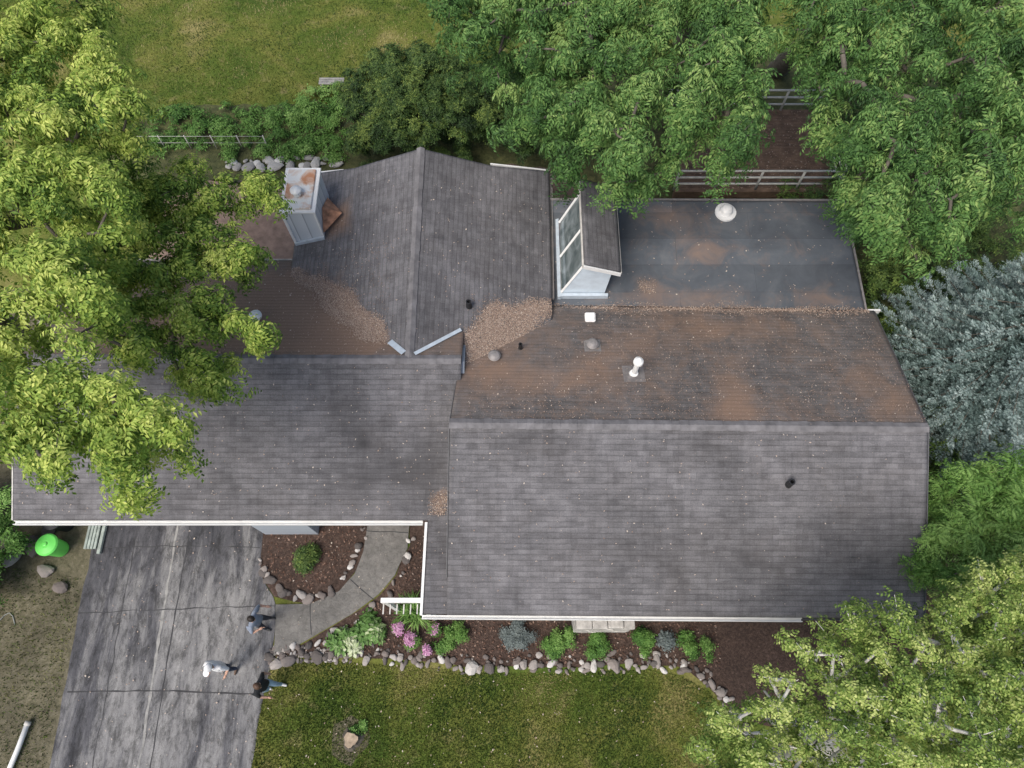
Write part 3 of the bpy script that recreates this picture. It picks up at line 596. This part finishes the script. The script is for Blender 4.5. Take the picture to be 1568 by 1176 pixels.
T1B=[(-9.8,11.9),(-7.5,11.9),(-5.8,11.4),(-6.9,10.6),(-5.95,9.3),(-6.2,8.9),(-7.2,9.3),(-7.4,8.55),(-5.9,7.7),(-5.3,7.2),(-5.6,6.8),(-6.55,7.2),(-6.2,5.8),(-6.9,6.1),(-7.9,6.5),(-8.9,7.2),(-9.7,9.3)]
t1=empty('ash_tree'); cA=poly_fill(T1A,.74,8.9,10.6,dx=-.15); cB=poly_fill(T1B,.62,7.1,8.0,dx=-.15)+[(-6.25,11.5,7.5),(-6.6,11.9,7.4),(-6.0,11.1,7.5)]
grow('trunk_and_limbs',(-15.2,9.5,0),(-14.6,9.6,4.2),cA+cB,BARK,t1,.012,.011)
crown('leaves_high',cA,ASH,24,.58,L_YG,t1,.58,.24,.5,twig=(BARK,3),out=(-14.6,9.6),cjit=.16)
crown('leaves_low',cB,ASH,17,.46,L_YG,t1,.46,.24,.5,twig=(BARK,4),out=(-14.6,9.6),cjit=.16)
T2A=[(-2.3,19.5),(-1.8,16.9),(-.4,15.0),(.3,14.4),(.4,13.2),(1.2,12.7),(2.5,12.0),(2.8,11.2),(3.4,12.1),(4.2,12.1),(4.9,11.5),(5.7,12.2),(6.3,13.1),(6.6,14.2),(6.5,15.8),(7.0,17),(7.3,19.5)]
T2B=[(7.2,19.5),(7.6,16.5),(8.1,14.6),(8.3,12.4),(7.9,10.3),(8.1,9.7),(9.1,9.5),(9.7,9.1),(11.3,10.3),(13.2,10.5),(15.8,19.5)]
t2=empty('locust_tree'); c2=poly_fill(T2A,.80,7.2,8.9); c2l=poly_fill([(-2,19),(-.5,16.5),(1.5,15),(4.5,14.5),(6.2,16.0),(7.5,19)],1.4,5.4,6.6)
grow('trunk_and_limbs',(7.0,24.6,0),(6.8,23.2,4.5),c2+c2l,BARK,t2,.012,.011)
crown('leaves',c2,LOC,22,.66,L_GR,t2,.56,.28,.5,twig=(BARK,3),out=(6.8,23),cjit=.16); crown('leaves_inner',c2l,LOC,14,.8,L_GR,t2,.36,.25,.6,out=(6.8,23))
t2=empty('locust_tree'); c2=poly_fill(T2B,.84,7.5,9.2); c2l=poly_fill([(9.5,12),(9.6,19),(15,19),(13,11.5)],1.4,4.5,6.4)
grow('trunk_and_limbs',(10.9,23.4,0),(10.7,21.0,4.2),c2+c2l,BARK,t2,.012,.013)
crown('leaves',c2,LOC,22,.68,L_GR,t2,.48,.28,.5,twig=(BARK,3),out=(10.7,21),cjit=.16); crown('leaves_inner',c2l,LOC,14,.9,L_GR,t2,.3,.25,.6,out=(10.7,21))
T5=[(12,2.7),(10.2,2.3),(8.6,1.45),(6.8,1.15),(5.4,.55),(5.0,.3),(4.9,-.25),(3.9,-.6),(3.5,-1.2),(3.4,-2.6),(12,-3)]
t5=empty('birch_tree'); c5=poly_fill(T5,.54,6.0,7.4,lambda x,y:1.2*math.exp(-((x-7.6)**2+(y+.8)**2)/6)); c5l=poly_fill([(p[0]*.9+.9,p[1]*.9-.3) for p in T5],1.1,4.2,5.6)
grow('trunk_and_limbs',(8.2,-1.6,0),(7.9,-1.3,3.4),c5+c5l,BIRCH,t5,.016,.012)
crown('leaves',c5,BIR,17,.44,L_BI,t5,.56,.22,.5,twig=(BIRCH,5),out=(7.9,-1.3),cjit=.17); crown('leaves_inner',c5l,BIR,16,.8,L_BI,t5,.38,.2,.7)
t6=empty('sumac_tree'); c6=poly_fill([(11.2,5.0),(13.6,5.4),(14.5,2.6),(11.7,2.4),(10.5,2.4),(10.2,3.0),(11.2,4.0)],.5,3.2,4.3)
grow('trunk_and_limbs',(12.6,3.6,0),(12.5,3.6,1.6),c6,BARK,t6,.01,.01); crown('leaves',c6,SUM,10,.42,L_SU,t6,.66,.25,.5,out=(12.5,3.6))
t3=empty('yew_shrub')
def dome(x,y): return 1.3*max(0,1-((x+3.6)/3.2)**2-((y-19.6)/2.9)**2)
T3=[(-6.1,20.6),(-5.2,21.8),(-3.5,22.2),(-1.55,21.3),(-1.0,19.5),(-1.5,18.2),(-2.4,18.1),(-4.2,17.4),(-5.6,17.8)]
c3=poly_fill(T3,.45,1.3,2.0,dome)+poly_fill(T3,.9,.3,1.0)
grow('stems',(-3.6,19.6,0),(-3.6,19.6,.5),c3[:60],BARK,t3,.01,.008); crown('foliage',c3,YEW,24,.36,L_YW,t3,.48,.35,.7,cjit=.16,out=(-3.6,19.6))
t3=empty('yew_shrub'); T3b=[(-1.2,20.8),(.6,21.5),(2.8,20),(2.6,18.3),(.6,17.9),(-.7,18.3)]
c3=poly_fill(T3b,.55,1.2,2.4); grow('stems',(.7,19.6,0),(.7,19.6,.5),c3[:40],BARK,t3,.01,.008); crown('foliage',c3,YEW,26,.42,L_YW,t3,.38,.3,.7,cjit=.15,out=(.7,19.6))
ug=empty('undergrowth'); cu=poly_fill([(11.2,7.5),(11.4,15),(10,17),(12.5,17),(13.5,21),(18,21),(18,4.5),(11.4,4.6)],.8,.2,1.3); crown('leaves',cu,WEED,20,.6,L_UG,ug,.42,.3,.6)
gw=empty('garden_plants'); cg=poly_fill([(-18,19.3),(-6.7,19.3),(-6.3,21.0),(-9,21.3),(-18,20.9)],.55,.05,.35); crown('leaves',cg,WEED,12,.40,L_SU,gw,.40,.3,.6)
cg=poly_fill([(-8.6,20.5),(-6.3,20.3),(-6.4,22.3),(-8.2,22.2)],.5,.1,.5)+poly_fill([(-11,18.5),(-6.7,18.7),(-6.7,19.2),(-11,19.2)],.8,.1,.3); crown('leaves_tall',cg,WEED,12,.36,L_SU,gw,.56,.3,.6)
ls=empty('lilac_shrub'); cl=poly_fill([(-19,5.5),(-14.3,5.2),(-14.4,3.8),(-15.2,2.4),(-19,1.5)],.5,.8,1.9); grow('stems',(-16.2,4,0),(-16.2,4,.4),cl,BARK,ls,.01,.006); crown('leaves',cl,WEED,18,.38,L_SU,ls,.58,.3,.6,out=(-16.2,4))
def spruce(name,x,y,h,rb,seed):
    e=empty(name); r=random.Random(seed); t=Tubes(); t.add([(x,y,0),(x,y,h*.5),(x,y,h)],[.2,.11,.02],8)
    pos=[];yaw=[];tl=[];col=[]
    z=.6
    while z<h-.15:
        f=1-z/h; L=rb*(f**.75); nb=max(5,int(7+9*f)); a0=r.uniform(0,6.28)
        for k in range(nb):
            a=a0+6.283*k/nb+r.uniform(-.2,.2)
            Lk=L*r.uniform(.72,1.12); end=Vector((x+math.cos(a)*Lk,y+math.sin(a)*Lk,z-Lk*.12)); t.add([(x,y,z),end],[.03,.008],4,False)
            s=.25; bc=r.uniform(-.12,.12)
            while s<Lk:
                wd=.55*(1-s/Lk)+.13; nn=2+int(wd*6)
                for q in range(nn):
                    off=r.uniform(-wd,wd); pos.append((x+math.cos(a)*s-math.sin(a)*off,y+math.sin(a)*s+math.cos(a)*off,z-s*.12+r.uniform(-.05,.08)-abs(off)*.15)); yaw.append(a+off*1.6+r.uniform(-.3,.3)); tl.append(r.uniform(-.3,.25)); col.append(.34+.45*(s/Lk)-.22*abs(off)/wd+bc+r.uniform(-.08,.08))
                s+=.15
        z+=.36
    t.obj('trunk_and_branches',BARK,e); pos=np.array(pos);yaw=np.array(yaw); n=len(pos)
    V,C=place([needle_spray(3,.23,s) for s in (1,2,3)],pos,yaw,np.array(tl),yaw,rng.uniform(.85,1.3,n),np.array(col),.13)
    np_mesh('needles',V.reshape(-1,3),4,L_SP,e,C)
spruce('blue_spruce_tree',14.2,8.8,9.4,4.1,3)
def blades(name,poly,n,hgt,mat):
    xs=[p[0] for p in poly];ys=[p[1] for p in poly]; x=rng.uniform(min(xs),max(xs),n);y=rng.uniform(min(ys),max(ys),n); k=inpoly_np(x,y,poly); x=x[k];y=y[k];n=len(x)
    a=rng.uniform(0,6.28,n);h=hgt*rng.uniform(.6,1.5,n);wd=.012*rng.uniform(.7,1.5,n);la=rng.uniform(0,6.28,n);lb=rng.uniform(.2,.9,n)*h
    b=np.stack([x,y,np.full(n,.0)],1); s=np.stack([np.cos(a)*wd,np.sin(a)*wd,np.zeros(n)],1); tp=b+np.stack([np.cos(la)*lb,np.sin(la)*lb,h],1)
    c=.42+.75*np.array([noise.noise(Vector((p*.5,q*.5,0)))+.5*noise.noise(Vector((p*1.8,q*1.8,5))) for p,q in zip(x,y)])+rng.normal(0,.14,n)
    return np_mesh(name,np.stack([b-s,b+s,tp],1).reshape(-1,3),3,mat,None,np.clip(c,0,1))
L_GB=attrmat('grass_blade',[(0,(.035,.07,.016)),(.4,(.10,.15,.03)),(.65,(.20,.215,.055)),(1,(.40,.35,.17))])
blades('lawn_grass',[(-7.15,-3.5),(-7.1,-.6),(-6.95,.5),(-5.9,.7),(-4.6,.62),(-2.5,.5),(-.6,.34),(1.2,.34),(4,.45),(4.9,.25),(5.6,-.15),(6.2,-1),(6.4,-3.5)],110000,.05,L_GB)
blades('rear_lawn_grass',[(-22,21.5),(-9,21.6),(-6,22.1),(-1,23),(4,26),(4,32),(-24,32)],90000,.07,L_GB)
blades('grass_tufts',[(-20,-4),(-12.7,-4),(-12.9,3),(-20,4)],14000,.08,L_GB)
# ------------------------------------------------------------ bed plants
L_HO=attrmat('hosta_leaf',[(0,(.08,.17,.04)),(.5,(.16,.30,.08)),(.75,(.40,.50,.25)),(1,(.65,.70,.48))],trans=.2)
L_PK=attrmat('azalea_flower',[(0,(.35,.10,.26)),(.5,(.52,.22,.42)),(1,(.72,.45,.62))],trans=.2)
L_BG=attrmat('grey_leaf',[(0,(.08,.10,.10)),(1,(.22,.26,.25))])
HOS=[spray(9,.16,1,.17,.09,.5,s,.7) for s in (61,62)]
FLW=[spray(5,.05,1,.05,.045,.1,s,.6) for s in (71,72)]
def plant(name,pts,T,nper,rad,mat,cm=.5,sc=(.8,1.2),split=0):
    e=empty(name); c=[]
    for x,y,z in pts:
        if split:
            for _ in range(split): c.append((x+random.uniform(-1,1)*rad,y+random.uniform(-1,1)*rad,z*random.uniform(.5,1.15)))
        else: c.append((x,y,z))
    if split: nper=int(nper*1.8/split)+2; rad=rad*.6
    crown('leaves',c,T,nper,rad,mat,e,cm,.25,.6,scale=sc)
    t=Tubes()
    for x,y,z in c: t.add([(x,y,0),(x,y,z)],[.012,.008],5)
    t.obj('stems',BARK,e); return e
plant('hosta_plant',[(-5.1,1.2,.15),(-4.8,1.35,.18),(-4.5,1.5,.18),(-4.2,1.65,.18),(-4.65,1.15,.15),(-4.3,1.3,.16),(-4.0,1.45,.16),(-4.9,1.05,.14)],HOS,9,.2,L_HO,.38)
for (x,y,r) in ((-3.33,1.6,.2),(-2.85,1.18,.25),(-2.2,1.45,.17),(-2.45,1.0,.12)):
    e=plant('azalea_shrub',[(x,y,.28)],WEED,16,r,L_SU,.4,(.4,.6)); crown('flowers',[(x+random.uniform(-.08,.08),y+random.uniform(-.08,.08),.38) for _ in range(3)],FLW,14,r*.6,L_PK,e,.6,.2,.6)
plant('lily_shrub',[(-2.0,1.25,.3),(-1.7,1.35,.3)],WEED,22,.26,L_SU,.45,(.5,.8),5)
IRS=[spray(8,.12,1,.42,.03,.2,s,1.6) for s in (81,82)]
plant('iris_plant',[(-2.9,2.05,.12),(-2.75,1.9,.12)],IRS,8,.12,L_SU,.6)
plant('rose_bush',[(1.25,1.15,.35),(1.5,1.3,.4)],WEED,24,.28,L_SU,.38,(.5,.8),6)
plant('rose_bush',[(2.5,1.1,.3)],WEED,36,.26,L_SU,.42,(.5,.8),6)
plant('rose_bush',[(3.95,1.1,.3)],WEED,36,.26,L_SU,.36,(.5,.8),6)
plant('rose_bush',[(5.2,1.15,.3),(5.4,.85,.3)],WEED,20,.26,L_SU,.4,(.5,.8),5)
plant('lavender_plant',[(.1,1.35,.25),(.35,1.45,.25)],YEW,16,.24,L_BG,.4,(.7,1.0),4)
plant('catmint_plant',[(4.45,1.2,.25)],YEW,16,.16,L_BG,.7)
plant('globe_shrub',[(-6.24,3.5,.25),(-6.1,3.65,.25)],YEW,40,.24,L_YW,.5)
plant('ground_cover_plant',[(-4.35,-1.15,.1),(-4.1,-1.0,.08)],WEED,10,.14,L_SU,.5,(.5,.7))
n=9000; xy=np.stack([rng.uniform(-7.5,6,n),rng.uniform(.5,5,n)],1); k=inpoly_np(xy[:,0],xy[:,1],[(-5.8,1.0),(-4.7,1.7),(-3.6,2.6),(-3.0,4),(-1,4.8),(6,2.4),(6,.3),(4,.7),(1.2,.6),(-2.5,.8)])|inpoly_np(xy[:,0],xy[:,1],[(-7.5,4.6),(-7.4,3.2),(-6.2,2.6),(-5.3,2.9),(-4.8,3.6),(-4.7,5)])
CH=attrmat('mulch_chips',[(0,(.04,.024,.017)),(.5,(.13,.075,.055)),(1,(.32,.22,.17))],rough=.95)
flakes('mulch_chips',xy[k],lambda a,b:.03,.07,CH,None,.01)
n=700; xy=np.stack([rng.uniform(-12.5,6,n),rng.uniform(-3,4.5,n)],1); flakes('fallen_leaves',xy,lambda a,b:.05,.05,DEB,None,.01,np.clip(rng.normal(.8,.2,n),0,1))
# ------------------------------------------------------------ props
st=empty('tree_stump'); WOOD=simple('weathered_wood',(.36,.28,.2),.9,.35,8,0,.4)
v=[];f=[];S=18
for (r,z) in ((.30,0),(.22,.12),(.19,.26),(.185,.27)):
    for k in range(S): a=6.283*k/S; q=r*(1+.14*math.sin(3*a+1)+.07*math.sin(7*a)); v.append((-4.42+q*math.cos(a),-1.35+q*math.sin(a),z))
for i in range(3):
    for k in range(S): f.append((i*S+k,i*S+(k+1)%S,(i+1)*S+(k+1)%S,(i+1)*S+k))
mesh_obj('bark',v,f,BARK,st); mesh_obj('cut_face',[(p[0],p[1],.272) for p in v[3*S:]],[tuple(range(S))],WOOD,st)
sheet('bare_soil_patch',[(-4.95,-1.0),(-4.5,-.75),(-4.05,-1.0),(-4.0,-1.6),(-4.4,-2.0),(-4.9,-1.7)],.006,SOIL,wob=.12)
LG=simple('lime_green_plastic',(.16,.72,.12),.4,.08,3)
gb=empty('garbage_bin')
lathe('body',-13.75,3.85,[(.2,0),(.24,.05),(.29,.72),(.31,.74)],LG,0,28,gb); lathe('lid',-13.75,3.85,[(.33,0),(.33,.05),(.29,.09),(.12,.12),(.06,.12),(.06,.15),(.03,.16)],LG,.74,28,gb)
gb=empty('trash_can'); lathe('body',-13.75,4.6,[(.2,0),(.23,.05),(.28,.78),(.31,.8)],DARKM,0,28,gb); lathe('lid',-13.75,4.6,[(.33,0),(.33,.05),(.27,.1),(.08,.12)],DARKM,.8,28,gb)
gt=empty('garden_gate'); t=Tubes(); G1=simple('weathered_gate_paint',(.35,.40,.36),.7,.25,4)
for i in range(4): t.add([(-13.0+i*.1,5.0,0.03),(-13.0+i*.1,4.95,1.5)],.025,4)
for z in (.3,.8,1.4): t.add([(-13.03,4.97,z),(-12.67,4.97,z)],.025,4)
t.obj('slats',G1,gt,False)
for k in range(4): box('panel_%d'%k,-13.05+k*.1,-12.97+k*.1,3.85,4.65,.03,.11,G1,gt,.01)
box('plank',-12.60,-12.5,3.7,4.9,.03,.14,G1,gt,.01)
wp=empty('downspout_pipe'); t=Tubes(); t.add([(-13.45,-.95,.12),(-13.55,-1.6,.12),(-13.75,-2.6,.12)],.07,10); t.obj('pipe',WHITE,wp); t=Tubes(); t.add([(-13.44,-.9,.12),(-13.46,-1.0,.12)],.085,10); t.obj('collar',OFFW,wp)
t=Tubes(); pts=[(-16.2+.125*i,2.2+.35*math.sin(i*.7)-.05*i,.03) for i in range(14)]; t.add(pts,.015,6); t.obj('garden_hose',simple('hose_rubber',(.3,.32,.3),.5))
dk=empty('wooden_deck'); DW=simple('deck_boards',(.14,.09,.06),.85,.4,3); RAIL=simple('weathered_rail',(.55,.54,.50),.7,.2,5)
for i in range(26): box('board_%d'%i,6.0,12.0,16.9+i*.15,17.035+i*.15,.5,.54,DW,dk)
box('rim_south',6.0,12.0,16.82,16.88,.2,.56,DW,dk)
for i,(x,y) in enumerate([(6.1,17),(9.1,17),(11.9,17),(6.1,20.7),(11.9,20.7)]): box('leg_%d'%i,x-.06,x+.06,y-.06,y+.06,0,.5,DW,dk)
t=Tubes()
for y in (16.95,20.75):
    for z in (.85,1.2,1.55): t.add([(6.0,y,z),(12.0,y,z)],.04,6)
    for i in range(5): t.add([(6+i*1.5,y,.5),(6+i*1.5,y,1.57)],.045,6)
for z in (.85,1.2,1.55): t.add([(12,16.95,z),(12,20.75,z)],.04,6)
t.obj('railing',RAIL,dk)
n=1500; xy=np.stack([rng.uniform(6,12,n),rng.uniform(16.9,20.7,n)],1); flakes('deck_leaves',xy,lambda a,b:.545,.06,DEB,dk,.01,np.clip(rng.normal(.3,.25,n),0,1))
fe=empty('wire_fence'); t=Tubes()
for i in range(6): t.add([(-14.5+i*1.0,19.3,0),(-14.5+i*1.0,19.3,.75)],.02,6)
for z in (.35,.7): t.add([(-14.5,19.3,z),(-9.5,19.3,z)],.008,5)
t.obj('posts_and_wires',RAIL,fe)
pb=empty('garden_bench'); GWD=simple('grey_wood',(.32,.31,.29),.9,.3,5)
for k in range(3): box('slat_%d'%k,-7.75,-6.75,22.2+k*.12,22.3+k*.12,.42,.45,GWD,pb)
box('leg_1',-7.7,-7.6,22.2,22.5,0,.42,GWD,pb); box('leg_2',-6.9,-6.8,22.2,22.5,0,.42,GWD,pb)
# ------------------------------------------------------------ PEOPLE
SKIN=simple('skin',(.50,.30,.22),.55,.08,8)
def cloth(n,c): return simple(n,c,.9,.14,9,0,.15)
def person(pos,yaw,pose,shirt,pants,hair,shoes,cap=None,scale=1.0,headturn=0,headtilt=.2):
    J={'pel':(0,0,.95),'spi':(0,0,1.15),'che':(.01,0,1.36),'nec':(.02,0,1.49),'hb':(.035,0,1.57)}
    rad={'pel':(.165,.13),'spi':(.16,.13),'che':(.185,.145),'nec':(.062,.06),'hb':(.057,.062)}
    E=[('pel','spi','shirt'),('spi','che','shirt'),('che','nec','shirt'),('nec','hb','skin')]
    for s,nm in ((1,'l'),(-1,'r')):
        J['sh'+nm]=(.01,.185*s,1.42); J['el'+nm]=pose['el'+nm]; J['wr'+nm]=pose['wr'+nm]; J['hi'+nm]=(0,.095*s,.88); J['kn'+nm]=pose['kn'+nm]; J['an'+nm]=pose['an'+nm]
        a=Vector(J['an'+nm]); J['to'+nm]=tuple(a+Vector((.17,.02*s,-.045)))
        J['ua'+nm]=tuple((Vector(J['sh'+nm])+Vector(J['el'+nm]))/2)
        rad.update({'sh'+nm:(.082,.082),'ua'+nm:(.07,.07),'el'+nm:(.048,.048),'wr'+nm:(.031,.031),'hi'+nm:(.105,.105),'kn'+nm:(.070,.070),'an'+nm:(.05,.05),'to'+nm:(.038,.032)})
        E+=[('che','sh'+nm,'shirt'),('sh'+nm,'ua'+nm,'shirt'),('ua'+nm,'el'+nm,'shirt'),('el'+nm,'wr'+nm,'skin'),('pel','hi'+nm,'pants'),('hi'+nm,'kn'+nm,'pants'),('kn'+nm,'an'+nm,'pants'),('an'+nm,'to'+nm,'shoe')]
    names=list(J); bm=bmesh.new(); lay=bm.verts.layers.skin.verify()
    vs={k:bm.verts.new(J[k]) for k in names}
    for a,b,_ in E: bm.edges.new((vs[a],vs[b]))
    for k in names: vs[k][lay].radius=rad[k]; vs[k][lay].use_root=(k=='pel')
    me=bpy.data.meshes.new('tmp'); bm.to_mesh(me); bm.free(); o=bpy.data.objects.new('tmp',me); COL.objects.link(o)
    sk=o.modifiers.new('s','SKIN'); sk.use_smooth_shade=True; ss=o.modifiers.new('ss','SUBSURF'); ss.levels=2; ss.render_levels=2
    dg=bpy.context.evaluated_depsgraph_get(); dg.update(); ev=o.evaluated_get(dg); em=ev.to_mesh()
    V=[v.co.copy() for v in em.vertices]; F=[tuple(p.vertices) for p in em.polygons]; ev.to_mesh_clear(); bpy.data.objects.remove(o)
    mats=[shirt,pants,SKIN,shoes,hair,cap or hair,DARKM]; mi={'shirt':0,'pants':1,'skin':2,'shoe':3}
    M=[]
    for f in F:
        c=sum((V[i] for i in f),Vector())/len(f); best=1e9;bt=0
        for a,b,mt in E:
            A=Vector(J[a]);B=Vector(J[b]);d=B-A;t=max(0,min(1,(c-A).dot(d)/d.length_squared)); q=(c-(A+d*t)).length-.4*(rad[a][0]*(1-t)+rad[b][0]*t)
            if q<best: best=q;bt=mi[mt]
        if bt==1 and c.z>.96: bt=0
        if bt==0 and c.z<.90 and abs(c.y)<.16: bt=1
        M.append(bt)
    def addm(bmf,mat_i,mtx):
        b2=bmesh.new(); bmf(b2); b2.verts.index_update(); n=len(V)
        for v in b2.verts: V.append(mtx@v.co)
        for f in b2.faces: F.append(tuple(n+v.index for v in f.verts)); M.append(mat_i)
        b2.free()
    H=Matrix.Translation((.055,0,1.66))@Matrix.Rotation(headturn,4,'Z')@Matrix.Rotation(headtilt,4,'Y')
    def sph(sx,sy,sz,u=18,v=12):
        def fn(b): 
            bmesh.ops.create_uvsphere(b,u_segments=u,v_segments=v,radius=1)
            for q in b.verts:
                q.co=Vector((q.co.x*sx,q.co.y*sy,q.co.z*sz))
                if sz>.1 and q.co.z<-.03: q.co.y*=1-.35*min(1,(-q.co.z-.03)/.09); q.co.x=q.co.x*(1-.2*min(1,(-q.co.z-.03)/.09))+.01
        return fn
    addm(sph(.098,.077,.122),2,H)
    def hairf(b):
        bmesh.ops.create_uvsphere(b,u_segments=24,v_segments=16,radius=1)
        bmesh.ops.delete(b,geom=[q for q in b.verts if q.co.z<(.15 if q.co.x>.35 else (-.45 if q.co.x<0 else -.1))],context='VERTS')
        for q in b.verts:
            k=1+.05*noise.noise(q.co*6); q.co=Vector((q.co.x*.108*k-.006,q.co.y*.088*k,q.co.z*.132*k))
    addm(hairf,4,H)
    addm(sph(.018,.012,.022,8,6),2,H@Matrix.Translation((.102,0,-.012)))
    for s in (1,-1):
        addm(sph(.014,.008,.028,8,6),2,H@Matrix.Translation((-.005,.078*s,0)))
        addm(sph(.008,.013,.008,8,6),6,H@Matrix.Translation((.09,.032*s,.012)))
    addm(sph(.006,.024,.006,8,6),2,H@Matrix.Translation((.094,0,-.055)))
    if cap:
        def capf(b):
            bmesh.ops.create_uvsphere(b,u_segments=24,v_segments=16,radius=1); bmesh.ops.delete(b,geom=[q for q in b.verts if q.co.z<.12],context='VERTS')
            for q in b.verts: q.co=Vector((q.co.x*.125-.004,q.co.y*.105,q.co.z*.14+.012))
            r=bmesh.ops.create_circle(b,segments=16,radius=1,cap_ends=True)
            for q in r['verts']: q.co=Vector((q.co.x*.085+.13,q.co.y*.08,.04-.2*q.co.x*.075))
        addm(capf,5,H)
    def tube(pts,rs,mat_i,S=6):
        t=Tubes(); t.add(pts,rs,S); n=len(V); V.extend(t.v)
        for f in t.f: F.append(tuple(n+i for i in f)); M.append(mat_i)
    for nm,s in (('l',1),('r',-1)):
        w_=Vector(J['wr'+nm]); d=(w_-Vector(J['el'+nm])).normalized(); side=d.cross(Vector((0,s,0)))
        if side.length<.3: side=Vector((1,0,0))
        side.normalize(); pn=d.cross(side).normalized()
        palm=w_+d*.05; tube([w_-d*.02,w_+d*.02,palm+d*.01,w_+d*.09],[.024,.034,.038,.03],2,8)
        for i,(off,L) in enumerate(((-.028,.07),(-.010,.08),(.010,.074),(.027,.058))):
            b0=w_+d*.08+side*off; b1=b0+d*L*.5+pn*.008*s; b2=b1+d*L*.45+pn*.022*s; tube([b0,b1,b2],[.0095,.0085,.0065],2)
        b0=w_+d*.03-side*.03; tube([b0,b0+d*.03-side*.025,b0+d*.065-side*.032],[.012,.010,.008],2)
    me=bpy.data.meshes.new('person'); me.from_pydata([tuple(v) for v in V],[],F); me.update()
    for m_ in mats: me.materials.append(m_)
    me.polygons.foreach_set('material_index',M); me.polygons.foreach_set('use_smooth',[True]*len(F))
    ob=bpy.data.objects.new('person',me); ob.location=pos; ob.rotation_euler=(0,0,yaw); ob.scale=(scale,)*3; COL.objects.link(ob)
    zmin=min(v[2] for v in V); ob.location.z=pos[2]-zmin*scale
    return ob
stand={'ell':(-.02,.29,1.14),'wrl':(.16,.24,1.0),'elr':(-.03,-.29,1.14),'wrr':(.17,-.22,1.02),'knl':(.03,.10,.5),'anl':(0,.11,.08),'knr':(.02,-.10,.5),'anr':(-.02,-.12,.08)}
walk={'ell':(-.12,.28,1.16),'wrl':(-.05,.30,.92),'elr':(.08,-.27,1.15),'wrr':(.26,-.22,1.0),'knl':(.14,.09,.51),'anl':(.18,.1,.08),'knr':(0,-.1,.49),'anr':(-.18,-.1,.10)}
akim={'ell':(-.05,.38,1.2),'wrl':(.12,.42,1.05),'elr':(.05,-.35,1.17),'wrr':(.2,-.2,1.15),'knl':(.05,.13,.5),'anl':(0,.16,.08),'knr':(.03,-.12,.5),'anr':(0,-.15,.08)}
person((-7.15,1.7,.018),R(-15),akim,cloth('grey_blue_shirt',(.24,.28,.35)),cloth('dark_trousers',(.04,.045,.06)),simple('dark_hair',(.02,.014,.01),.6),simple('dark_shoes',(.03,.03,.03),.6))
person((-8.0,.5,.018),R(-105),stand,cloth('white_shirt',(.8,.8,.8)),cloth('navy_jeans',(.035,.05,.09)),simple('brown_hair',(.08,.05,.03),.6),simple('brown_shoes',(.10,.06,.04),.6),cap=cloth('white_cap',(.8,.8,.8)),headtilt=.05,scale=1.05)
person((-6.75,0.02,.018),R(-20),walk,cloth('black_shirt',(.015,.017,.02)),cloth('light_jeans',(.34,.48,.60)),simple('auburn_hair',(.09,.05,.03),.6),simple('white_shoes',(.6,.6,.6),.6))
